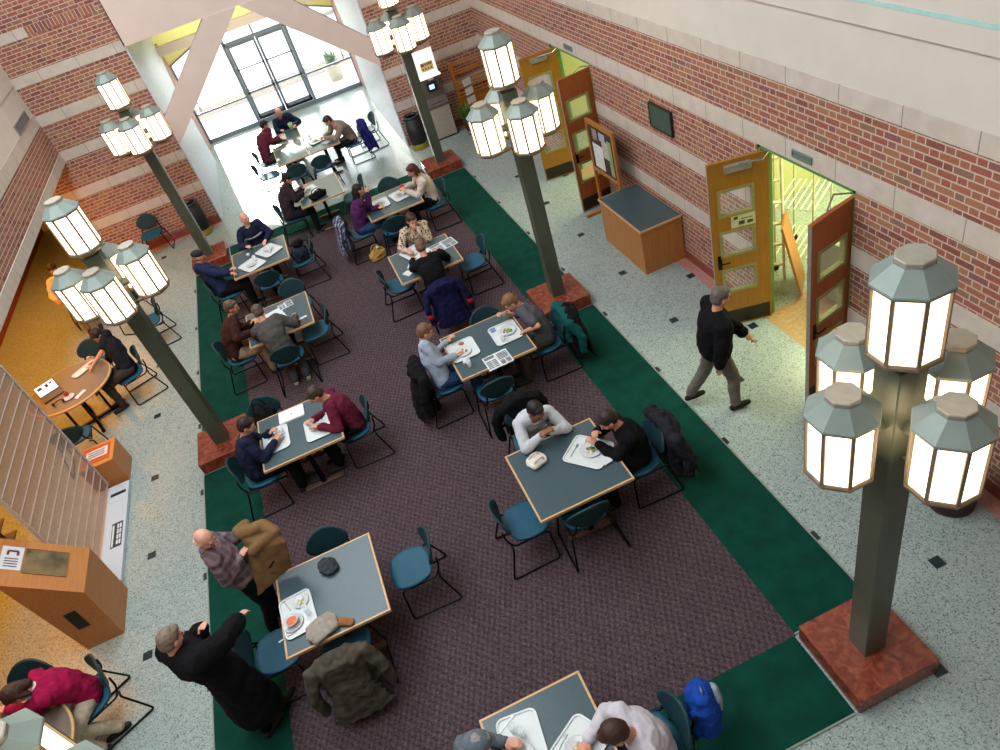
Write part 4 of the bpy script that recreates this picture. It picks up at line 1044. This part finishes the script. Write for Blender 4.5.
    for s_ in (-1, 1): E_((s_*.077, -.004, -.008), (.012, .022, .032)); E_((s_*.036, .062, -.022), (.022, .022, .020))
    # hands
    for s_, e, w in ((1, el[0], hn[0]), (-1, el[1], hn[1])):
        d = (w - e).normalized(); side = d.cross(up); side = side.normalized() if side.length > .1 else rt.copy(); nrm = side.cross(d).normalized()  # nrm ~ up (back of hand)
        if nrm.z < 0: nrm = -nrm; side = -side
        inn = -side*s_ if side.dot(rt) > 0 else side*s_
        Mh = Matrix((side, d, nrm)).transposed()
        b.ell(w + d*.05*S, (.040*S, .055*S, .018*S), Mh, 12, 8)
        for q, ln in ((-.030, .062), (-.010, .075), (.011, .070), (.031, .055)):
            a0 = w + d*.088*S + side*q*S*(-1 if inn.dot(side) > 0 else 1)
            d1 = (d*cos(fist*.6) - nrm*sin(fist*.6)); d2 = (d*cos(fist*1.7) - nrm*sin(fist*1.7)); m1 = a0 + d1*ln*.5*S; m2 = m1 + d2*ln*.5*S
            b.cap(a0 - d*.01, .0100*S, m1, .0092*S, 8); b.cap(m1, .0092*S, m2, .0080*S, 8)
        a0 = w + d*.025*S + inn*.030*S; td = (d*.75 + inn*.6 - nrm*.25).normalized(); b.cap(a0, .013*S, a0 + td*.035*S, .0105*S, 8); b.cap(a0 + td*.035*S, .0105*S, a0 + td*.03*S + (d*.9 + inn*.1 - nrm*.2).normalized()*.033*S, .009*S, 8)
    body = b.obj('body', skin, root, loc, rm=vox, sm_it=2)
    # ---- clothes
    b = B(); torso(b, coat, -.2 if hem < .1 else -.2, .97, belly)
    for sh, e, w in ((shR, el[0], hn[0]), (shL, el[1], hn[1])):
        b.cap(shc.lerp(sh, .3), .06*S+coat, sh, .060*S+coat)
        if sleeve >= 1: b.cap(sh, .056*S+coat, e, .046*S+coat); b.cap(e, .046*S+coat, e.lerp(w, .93), .034*S+coat*.8)
        else: b.cap(sh, .056*S+coat, sh.lerp(e, .72), .056*S+coat)
    if hem >= .1:    # long coat skirt
        rings = []
        for f_, rx, ry in ((0, .215, .175), (.5, .25, .21), (1, .28, .24)):
            p = pel - up*hem*f_ + up*.02; rings.append([p + rt*cos(2*pi*j/20)*rx*S + fw*sin(2*pi*j/20)*ry*S for j in range(20)])
        b.loft(rings)
    o = b.obj('shirt' if coat <= .02 else 'jacket', shirt, root, loc, rm=vox*1.3, noise_amp=.010 if coat < .02 else .016, noise_sc=9, sm_it=3)
    b = B(); b.ell(pel + up*.0, (.172*S, .128*S, .12*S), Y)
    for hp_, k_, a_ in zip(hips, kn, an): b.cap(hp_, .100*S, k_, .078*S); b.cap(k_, .078*S, a_ + (k_-a_)*.05, .062*S)
    b.obj('trousers', pants, root, loc, rm=vox*1.4, noise_amp=.010, noise_sc=10, sm_it=3)
    for a_, ft in zip(an, (feetR, feetL)):
        b = B(); b.smooth = True
        h0 = a_ - up*.055*S; b.cap(h0 - fw*.04*S, .037*S, h0 + fw*.06*S, .042*S); b.cap(h0 + fw*.06*S, .042*S, h0 + fw*.165*S, .032*S - .0)
        b.obj('shoe', shoes or BLACKP, root, loc, rm=.012, sm_it=2)
    if collar:
        b = B(); b.smooth = True; n = 20; ax = n2; r_ = rts; f_ = ax.cross(r_)
        b.loft([[neckb + ax*z_ + (r_*cos(2*pi*j/n) + f_*sin(2*pi*j/n))*q*S for j in range(n)] for q, z_ in ((.075, -.05), (.068, -.01), (.070, .012), (.062, .010))], cap=True); b.obj('collar', collar, root, loc)
    if stripe:
        g = B(); rg = []
        for t_, rx, ry in ((.58, .178, .128), (.66, .186, .128)):
            p = bez(t_); tg = ((c1 - pel)*(1-t_) + (neckb - c1)*t_).normalized(); r_ = rts; r_ = (r_ - tg*r_.dot(tg)).normalized(); f_ = tg.cross(r_)
            rg.append([p + r_*cos(2*pi*j/24)*(rx*S+coat+.006) + f_*sin(2*pi*j/24)*(ry*S+coat+.006) for j in range(24)])
        g.smooth = True; g.loft(rg); g.obj('chest_stripe', stripe, root, loc)
    # ---- face and hair
    for s_ in (-1, 1):
        e_ = B(); e_.smooth = True; e_.ell(h3(s_*.031, .087, .006), (.011*S, .006*S, .007*S), HY, 10, 6); e_.obj('eye', EYEM, root, loc)
    e_ = B(); e_.smooth = True; e_.ell(h3(0, .086, -.060), (.024*S, .007*S, .008*S), HY, 12, 6); e_.obj('mouth', LIP, root, loc)
    if style != 'bald':
        b = B(); Eh = lambda c, r: b.ell(h3(*c), [q*S for q in r], HY)
        if style in ('short', 'long', 'bob'):
            Eh((0, -.020, .040), (.086, .098, .092)); Eh((0, -.045, -.005), (.080, .070, .075))
            Eh((0, .040, .085), (.055, .050, .030))
        if style == 'fringe': Eh((0, -.046, -.015), (.081, .062, .045))
        if style == 'long':
            b.cap(h3(0, -.07, -.02), .07*S, h3(0, -.085, -.20), .05*S); b.cap(h3(.055, -.03, -.02), .04*S, h3(.06, -.04, -.17), .03*S); b.cap(h3(-.055, -.03, -.02), .04*S, h3(-.06, -.04, -.17), .03*S)
        if style == 'bob': b.cap(h3(.062, -.02, .0), .035*S, h3(.066, -.01, -.09), .028*S); b.cap(h3(-.062, -.02, .0), .035*S, h3(-.066, -.01, -.09), .028*S); b.cap(h3(0, -.07, 0), .06*S, h3(0, -.07, -.09), .05*S)
        b.obj('hair', mat(hair, .6, var=.14, scale=70), root, loc, rm=.009, noise_amp=.004, noise_sc=40, sm_it=1)
    if hat:
        b = B(); b.smooth = True
        b.ell(h3(0, -.012, .062), (.092*S, .112*S, .068*S), HY); b.ell(h3(0, .085, .050), (.062*S, .055*S, .012*S), HY @ Matrix.Rotation(R(-12), 3, 'X'))
        b.obj('cap', mat(hat, .8, var=.1, scale=40), root, loc, rm=.009, sm_it=2)
    return root, hn, el
CL = lambda c, v=.10, s=22: mat(c, .88, var=v, scale=s, bump=.15, spec=.15)
NAVY, BLK, DGREY = CL('1a2138'), CL('0e0e12'), CL('2c2c30')
Zs = .55
# 1 plaid man standing, 2 black-coat man
person('bald old man in a plaid shirt standing and holding a tan coat', (-2.27, 3.35, 1.62), (-2.24, 3.42, .93), -78, (-2.11, 3.34, 1.22), (-1.95, 3.56, 1.30), plaidmat('544450', '6f5a5c', '8c7a78', 60), BLK, SKINP, 'c9b0a0', 'fringe', hy=-45, hp=28,
       standing=True, feetR=(-2.30, 3.30, .011), feetL=(-2.25, 3.52, .011), vox=.009, collar=CL('4a5670'), belly=.04, elbow=(.5, -1, -.2))
person('grey-haired man in a long black coat standing at the lower left', (-2.57, 2.33, 1.66), (-2.48, 2.38, .93), -50, (-2.06, 2.66, 1.24), (-2.43, 2.49, 1.44), BLK, BLK, SKINP, '75655a', 'short', hy=0, hp=18,
       standing=True, feetR=(-2.48, 2.22, .011), feetL=(-2.32, 2.42, .011), vox=.009, coat=.060, hem=.68, collar=CL('b08a4a'))
# 3 magenta child
person('child in a magenta top and khaki trousers leaning over the bottom left round table', (-4.42, 3.10, 1.06), (-4.08, 3.22, .53), 110, (-4.38, 3.00, .80), (-4.75, 3.22, .80), CL('92103f', .08), CL('b8a590'), SKIN, '3c2016', 'bob', hy=0, hp=60,
       feetR=(-3.98, 3.02, 0), feetL=(-4.16, 2.86, 0), vox=.009, collar=CL('dcd6d0'), scale=1.0, kneedir=(-.5, -.8, .3))
# T2
person('man in a white pullover with clasped hands at the table with the white bag', (1.19, 3.58, 1.14), (1.14, 3.90, Zs), 180, (1.16, 3.43, .93), (1.24, 3.43, .93), CL('b9bcc2', .05), CL('22242c'), SKIND, '14110f', 'short', hy=18, hp=25, vox=.009, fist=1.0, coat=.016, elbow=(.9, 0, -.6))
person('man in a black jacket leaning over his salad', (1.76, 3.0, 1.15), (2.0, 2.98, Zs), 90, (1.66, 3.14, .92), (1.60, 3.04, .86), BLK, BLK, SKIN, '2a1c16', 'short', hy=-5, hp=35, vox=.009, coat=.022, fist=.9)
# T3
person('man in a light blue shirt and jeans eating', (.53, 5.76, 1.18), (.50, 5.55, Zs), -90, (.76, 5.55, .80), (.76, 5.92, .80), CL('9aa5b8', .05), CL('24405e'), SKIN, '6b4a34', 'short', hy=-4, hp=25, vox=.009, coat=.018)
person('man in a grey t-shirt bending over his tray at the newspaper table', (1.70, 5.68, 1.13), (1.98, 5.50, Zs), 90, (1.62, 5.88, .86), (1.72, 5.42, .80), CL('4c4d56', .06), CL('3c342e'), SKIN, '7a5436', 'short', hy=0, hp=40, vox=.009, sleeve=.5, coat=.018, fist=.8)
# T4
person('man in a navy pullover eating at the left of the white laptop table', (-1.93, 5.48, 1.15), (-2.10, 5.38, Zs), -90, (-1.72, 5.38, .83), (-1.76, 5.60, .83), NAVY, BLK, SKIN, '2a1c16', 'short', hy=-5, hp=28, vox=.009, coat=.02, fist=.8)
person('man in a maroon pullover reaching into his tray at the white laptop table', (-1.03, 5.52, 1.13), (-.76, 5.46, Zs), 90, (-1.20, 5.50, .82), (-1.14, 5.30, .82), CL('5e1a30', .08), BLK, SKIN, '3a2a20', 'short', hy=2, hp=38, vox=.009, coat=.02, fist=.9)
# T5
person('man in a dark brown jacket sitting left of the papers table', (-1.92, 8.47, 1.20), (-2.18, 8.30, Zs), -90, (-1.80, 8.20, .82), (-1.78, 8.46, .84), CL('3a211c'), CL('a08a70'), SKIN, '5a463a', 'short', hy=-12, hp=15, vox=.011, coat=.024)
person('man in a grey-olive jacket seen from behind at the papers table', (-1.54, 8.06, 1.16), (-1.44, 7.68, Zs), 0, (-1.12, 8.18, .80), (-1.68, 8.34, .82), CL('4a4744'), CL('3a4048'), SKIN, '4c4038', 'short', hy=8, hp=35, vox=.011, coat=.024, feetR=(-1.30, 7.62, .011), feetL=(-1.50, 7.60, .011), shoes=CL('8c8478'), kneedir=(0, 1, .2))
# T6
person('old man in a dark flat cap and navy jacket sitting', (-2.40, 10.80, 1.20), (-2.30, 10.60, Zs), -90, (-1.99, 10.42, .84), (-2.0, 10.62, .84), CL('1e2848'), BLK, SKIN, '6a625c', 'fringe', hy=0, hp=10, vox=.011, coat=.028, hat='201c24', collar=CL('8c8c98'))
person('bald man in a navy sweater with a grey chest stripe', (-1.47, 11.62, 1.22), (-1.45, 11.72, Zs), 180, (-1.66, 11.34, .82), (-1.28, 11.34, .80), NAVY, BLK, SKINP, '9a8c80', 'fringe', hy=30, hp=5, vox=.011, coat=.02, collar=CL('b9b088'), stripe=CL('8c8c98'))
# T9
person('man in a dark cap and brown-black jacket eating at the pale sunlit table', (-.50, 12.88, 1.17), (-.74, 12.66, Zs), -90, (-.34, 12.72, .84), (-.30, 12.98, .84), CL('2c2228'), CL('15161c'), SKIN, '1a1412', 'short', hy=0, hp=30, vox=.012, coat=.03, hat='17181e')
# T7
person('woman with long dark hair in a purple top', (.66, 10.88, 1.20), (.45, 10.80, Zs), -90, (.80, 11.04, 1.02), (.88, 10.72, .82), CL('46204c'), CL('2a4468'), SKIN, '17100f', 'long', hy=0, hp=10, vox=.011, fist=1.0)
person('woman in a white sweater with dark red hair', (1.70, 10.78, 1.20), (1.90, 10.82, Zs), 90, (1.50, 11.02, .86), (1.48, 10.82, .86), CL('c2b4aa', .05), BLK, SKIN, '4a1c1a', 'bob', hy=8, hp=20, vox=.011, coat=.02, shoes=CL('9a8a70'))
# T8
person('woman in a brown spotted top with her hand at her face', (1.19, 8.95, 1.17), (1.18, 9.16, Zs), 180, (.92, 8.66, .83), (1.22, 8.86, 1.04), leopard(), BLK, SKIN, '3a1e1a', 'long', hy=10, hp=20, vox=.011, coat=.018, fist=1.0)
person('balding man in a black pullover seen from behind reading the newspaper', (1.08, 7.96, 1.17), (1.10, 7.62, Zs), 0, (1.36, 8.24, .84), (.92, 8.30, .84), BLK, BLK, SKIN, '6a4e3c', 'short', hy=-6, hp=30, vox=.011, coat=.022)
# T10
person('person in a maroon top with dark hair at the far entrance table', (-.60, 16.98, 1.17), (-.86, 16.50, Zs), -80, (-.36, 16.60, .82), (-.40, 16.90, .82), CL('5a2034'), CL('3a4a48'), SKIN, '1c1a22', 'short', hy=0, hp=25, vox=.012)
person('balding person in a navy jacket with an orange badge by the glass doors', (-.16, 17.56, 1.17), (-.10, 17.72, Zs), 170, (-.30, 17.30, .82), (.10, 17.32, .82), CL('1c2440'), BLK, SKINP, '9a8c80', 'fringe', hy=10, hp=25, vox=.012, coat=.03, collar=CL('c8502c'))
person('man in a tan sweater and dark trousers near the entrance', (.82, 15.46, 1.17), (1.18, 15.66, Zs), 95, (.60, 15.62, .82), (.62, 15.45, .84), CL('8c7a70', .06), CL('2a2422'), SKIN, '3a2a20', 'short', hy=0, hp=35, vox=.012, coat=.02, feetR=(.80, 16.10, 0), feetL=(.78, 15.86, 0))
# walking man
WALK = person('man in a black sweater and grey trousers walking past the near open doors', (3.39, 3.43, 1.66), (3.33, 3.52, .93), -95, (3.24, 3.32, .86), (3.66, 3.36, 1.03), BLK, CL('6a635a', .06), SKIN, '5c5550', 'short', hy=-2, hp=12,
       standing=True, feetR=(3.46, 3.40, 0), feetL=(3.10, 3.80, .06), vox=.009, coat=.040, belly=.05, shoes=CL('2c2822'), kneedir=(1, 0, .1))
t = empty('mobile_phone', tuple(WALK[1][1] + (WALK[1][1] - WALK[2][1]).normalized()*.115 + V((0, 0, -.012))), R(20), 'small white and grey phone in the hand of the walking man', 'phone')
b = B(); b.bevbox((-.022, -.05, -.006), (.022, .05, .006), .004, Matrix.Rotation(R(25), 4, 'X')); b.obj('case', mat('8c8c92', .4), t)
b = B(); b.box((-.018, -.01, .006), (.018, .044, .008), Matrix.Rotation(R(25), 4, 'X')); b.obj('screen', PAPER, t)
# round table youth, recess person
person('young man in black bending over a tray at the round laptop table', (-4.17, 9.55, 1.12), (-4.00, 9.25, Zs), 112, (-4.40, 9.46, .81), (-4.42, 9.24, .81), CL('1a1b22'), CL('3c342e'), SKIN, '241813', 'short', hy=15, hp=40, vox=.010, sleeve=.6)
person('person in a cream shirt sitting in the orange-lit recess behind the lanterns', (-5.30, 12.86, 1.22), (-5.25, 12.70, Zs), 195, (-5.45, 12.42, .8), (-5.15, 12.42, .8), CL('c8c8c8', .05), CL('8c7a62'), SKIN, '2a1a14', 'short', hy=0, hp=20, vox=.012)
# bottom people
person('man in a grey cap cut off at the bottom edge of the photo', (-.52, .58, 1.17), (-.78, .55, Zs), -90, (-.36, .45, .81), (-.36, .70, .81), CL('5a6068'), BLK, SKINP, '8a847c', 'short', hy=0, hp=20, vox=.009, hat='5a646c')
person('man in a white shirt with brown hair beside the blue backpack', (.40, .22, 1.16), (.68, .28, Zs), 90, (.22, .42, .81), (.30, .05, .81), CL('c4bec8', .04), CL('2c3040'), SKIN, '3a221a', 'short', hy=-5, hp=38, vox=.009, coat=.022)

# ------------------------------------------------------------------ coats, bags, hats
def coat_on_chair(x, y, yaw, lb, m, long_=.45, cat='coat', bulk=1., sleeves=True, accent=None, z=.011, wid=.24):
    """coat hung round a chair back; local frame of the chair"""
    t = empty('draped_coat', (x, y, z), R(yaw), lb, cat)
    b = B(); w = wid
    top = .83
    b.loft([[V((sx, sy, zz)) for sx, sy in ((-w*k, -.26-.03*bulk), (-w*k*.6, -.335-.05*bulk), (0, -.345-.05*bulk), (w*k*.6, -.335-.05*bulk), (w*k, -.26-.03*bulk), (w*k*.9, -.20), (0, -.215), (-w*k*.9, -.20))] for zz, k in ((top-long_, 1.0), (top-.30, .92), (top-.12, 1.0), (top-.02, .9), (top+.03, .5))])
    b.loft([[V((sx, sy - q, zz)) for sx, sy in ((-w*k, -.30), (-w*k*.5, -.36), (w*k*.5, -.36), (w*k, -.30), (w*k*.5, -.29), (-w*k*.5, -.29))] for zz, k, q in ((top-long_-.06, 1.15, .13*bulk), (top-.3, .75, .07*bulk), (top-.08, .55, 0))])
    for s_ in (-1, 1):
        b.cap((s_*w*.8, -.27, top-.06), .05*bulk, (s_*.05, -.30, top+.02), .04*bulk)
        if sleeves: b.cap((s_*w*.95, -.28, top-.07), .055*bulk, (s_*(w+.07), -.37, top-.30), .048*bulk); b.cap((s_*(w+.07), -.37, top-.30), .048*bulk, (s_*(w+.06), -.36, top-.55), .040*bulk)
    b.cap((-.09, -.26, top+.02), .04, (.09, -.26, top+.02), .04)
    o = b.obj('cloth', m, t, rm=.014, noise_amp=.014, noise_sc=13, sm_it=2)
    if accent:
        for s_ in (-1, 1):
            a = B(); a.smooth = True; c0 = V((s_*(w+.07), -.37, top-.40)); c1 = V((s_*(w+.068), -.369, top-.42)); a.cap(c0, .050*bulk, c1, .050*bulk); a.obj('sleeve_band', accent, t)
    return t
coat_on_chair(-1.50, 2.34, 0, 'big olive-brown coat hung over the near chair of the soup table', CL('48423a', .15, 12), .62, bulk=1.25, wid=.27)
coat_on_chair(1.10, 7.58, 0, 'navy coat with red sleeve bands hung behind the man in black', CL('14143a', .12), .60, accent=CL('b02038'), wid=.26)
coat_on_chair(.54, 5.60, -90, 'black jacket hung on the chair of the man in light blue', BLK, .62, bulk=1.4, wid=.27)
coat_on_chair(2.0, 5.48, 90, 'teal green fleece and black coat behind the man in the grey t-shirt', CL('0f4a4a'), .4, bulk=1.2)
coat_on_chair(2.06, 5.44, 90, 'long black coat hanging lower behind the green fleece', BLK, .68, bulk=1.1, sleeves=False)
coat_on_chair(2.04, 2.96, 90, 'black puffer coat hanging on the chair of the man in the black jacket', CL('201f26', .2, 14), .62, bulk=1.5, wid=.26)
coat_on_chair(1.14, 3.95, 180, 'black jacket behind the man in the white pullover', BLK, .45, bulk=1.3)
coat_on_chair(.38, 10.80, -90, 'blue and white plaid jacket on the chair of the woman in purple', plaidmat('2a2c4a', '9a9ab0', '1a1c30', 75), .55)
coat_on_chair(1.24, 15.62, 92, 'purple-blue coat hanging behind the man in the tan sweater', CL('221e66'), .62, z=.001, wid=.26)
def bag(name, x, y, z, rz, lb, m, size, cat='bag', strap=None, noise_=.02):
    t = empty(name, (x, y, z), R(rz), lb, cat); sx, sy, sz = size
    b = B(); b.bevbox((-sx*.85, -sy*.85, 0), (sx*.85, sy*.85, sz*.8), min(size)*.3); b.ell((0, 0, sz*.55), (sx, sy, sz*.52)); o = b.obj('bag', m, t, rm=.012, noise_amp=noise_, noise_sc=11, sm_it=3)
    if strap:
        for s_ in (-1, 1):
            h = B(); h.smooth = True; h.tube([(-sx*.5, s_*sy*.5, sz*.8)] + [(-sx*.5*cos(pi*k/8), s_*sy*.5, sz*.85 + sz*.55*sin(pi*k/8)) for k in range(9)] + [(sx*.5, s_*sy*.5, sz*.8)], .009); h.obj('handle', strap, t)
    return t
bag('backpack', -1.86, 6.20, .47, 0, 'black backpack on the chair behind the white laptop', BLK, (.17, .13, .34), 'backpack', strap=BLK)
t = empty('backpack', (1.14, .36, .30), R(80), 'blue backpack with a grey pocket hanging behind the man in the white shirt', 'backpack')
b = B(); b.bevbox((-.15, -.10, 0), (.15, .10, .44), .05); b.ell((0, .0, .28), (.17, .13, .26)); b.cap((-.1, .1, .05), .03, (-.1, .11, .40), .03); b.obj('pack', CL('163f96', .12), t, rm=.012, noise_amp=.018, noise_sc=11, sm_it=3)
b = B(); b.ell((.02, -.11, .30), (.10, .05, .17)); b.obj('pocket', CL('8c98a8', .08), t, rm=.010, noise_amp=.008, noise_sc=14, sm_it=2)
b = B(); b.smooth = True; b.tube([(-.03, 0, .52), (-.03, 0, .57), (.03, 0, .57), (.03, 0, .52)], .008); b.obj('handle', CL('8c98a8', .08), t)
b = B(); b.smooth = True; b.tube([(-.14, .10, .42), (-.16, .16, .3), (-.14, .12, .08)], .014); b.obj('strap', BLK, t)
bag('handbag', .52, 10.42, .011, 20, 'tan leather handbag on the carpet beside the woman in purple', CL('b08c4c', .08), (.18, .09, .20), 'handbag', strap=CL('b08c4c', .08))
paper('tissue', .56, 10.42, 20, .03, .04, 'white tissue sticking out of the tan handbag', 'tissue', z=.235)
bag('canvas_bag', .98, 3.26, TZ, 15, 'small white canvas bag lying on the table near the man in white', CL('cfc8bc', .04), (.12, .10, .07), 'bag', strap=CL('cfc8bc', .04), noise_=.012)
bag('black_bag', -.06, 12.42, TZ, 20, 'black shoulder bag lying on the pale sunlit table', BLK, (.20, .11, .13), 'bag', strap=BLK)
bag('dark_bundle', -.78, 10.70, .47, 10, 'dark blue-grey bundle of clothes on the chair right of the two-tray table', CL('1c2434'), (.17, .17, .24), 'clothes')
bag('dark_bundle', -.74, 10.74, .72, 40, 'small black cloth on top of the dark bundle', BLK, (.12, .10, .10), 'clothes')
bag('knit_hat', -1.58, 2.47, TZ, 20, 'grey-beige knitted hat at the near edge of the soup table', CL('948a80', .08), (.17, .13, .08), 'hat', noise_=.010)
bag('glove', -1.36, 2.43, TZ, 60, 'tan leather glove beside the knitted hat', CL('8a5a34', .1), (.05, .10, .035), 'glove', noise_=.01)
t = empty('flat_cap', (-1.41, 3.15, TZ), R(30), 'grey-black flat cap lying on the table behind the soup tray', 'cap')
b = B(); b.ell((0, 0, .03), (.10, .12, .035)); b.ell((0, .11, .015), (.06, .05, .010)); b.ell((.03, -.02, .05), (.05, .07, .02)); b.obj('cap', CL('33383a', .15), t, rm=.008, noise_amp=.012, noise_sc=22, sm_it=2)
# tan coat held by the plaid man
t = empty('held_coat', (-1.98, 3.62, .62), 0, 'tan overcoat held up by the bald man in plaid', 'coat')
b = B(); o = V((-1.98, 3.62, .62))
rows = [((-2.04, 3.46, 1.32), (-1.70, 3.36, 1.34), .05), ((-2.05, 3.41, 1.22), (-1.64, 3.28, 1.24), .05), ((-2.14, 3.33, .95), (-1.70, 3.29, 1.02), .03), ((-2.23, 3.25, .70), (-1.75, 3.31, .84), .022)]
b.loft([[V(l).lerp(V(q), u) + V((0, v*th, 0)) for u, v in ((0,-.5),(.3,-1),(.7,-.8),(1,-.5),(1,.5),(.7,.9),(.3,1),(0,.5))] for l, q, th in rows])
b.cap((-2.02, 3.50, 1.36), .065, (-1.80, 3.47, 1.37), .065); b.cap((-1.80, 3.47, 1.37), .065, (-1.70, 3.36, 1.33), .06); b.cap((-1.70, 3.36, 1.33), .055, (-1.98, 3.33, 1.24), .05); b.cap((-2.06, 3.56, 1.36), .05, (-1.96, 3.58, 1.38), .05)
b.obj('cloth', CL('76583a', .08, 10), t, o, rm=.012, noise_amp=.007, noise_sc=10, sm_it=3)
for c in kids(t): c.location = (0, 0, 0)
b = B(); b.cap((-1.93, 3.285, .98), .008, (-1.86, 3.275, 1.04), .008); b.obj('pocket_slit', BLK, t, o)
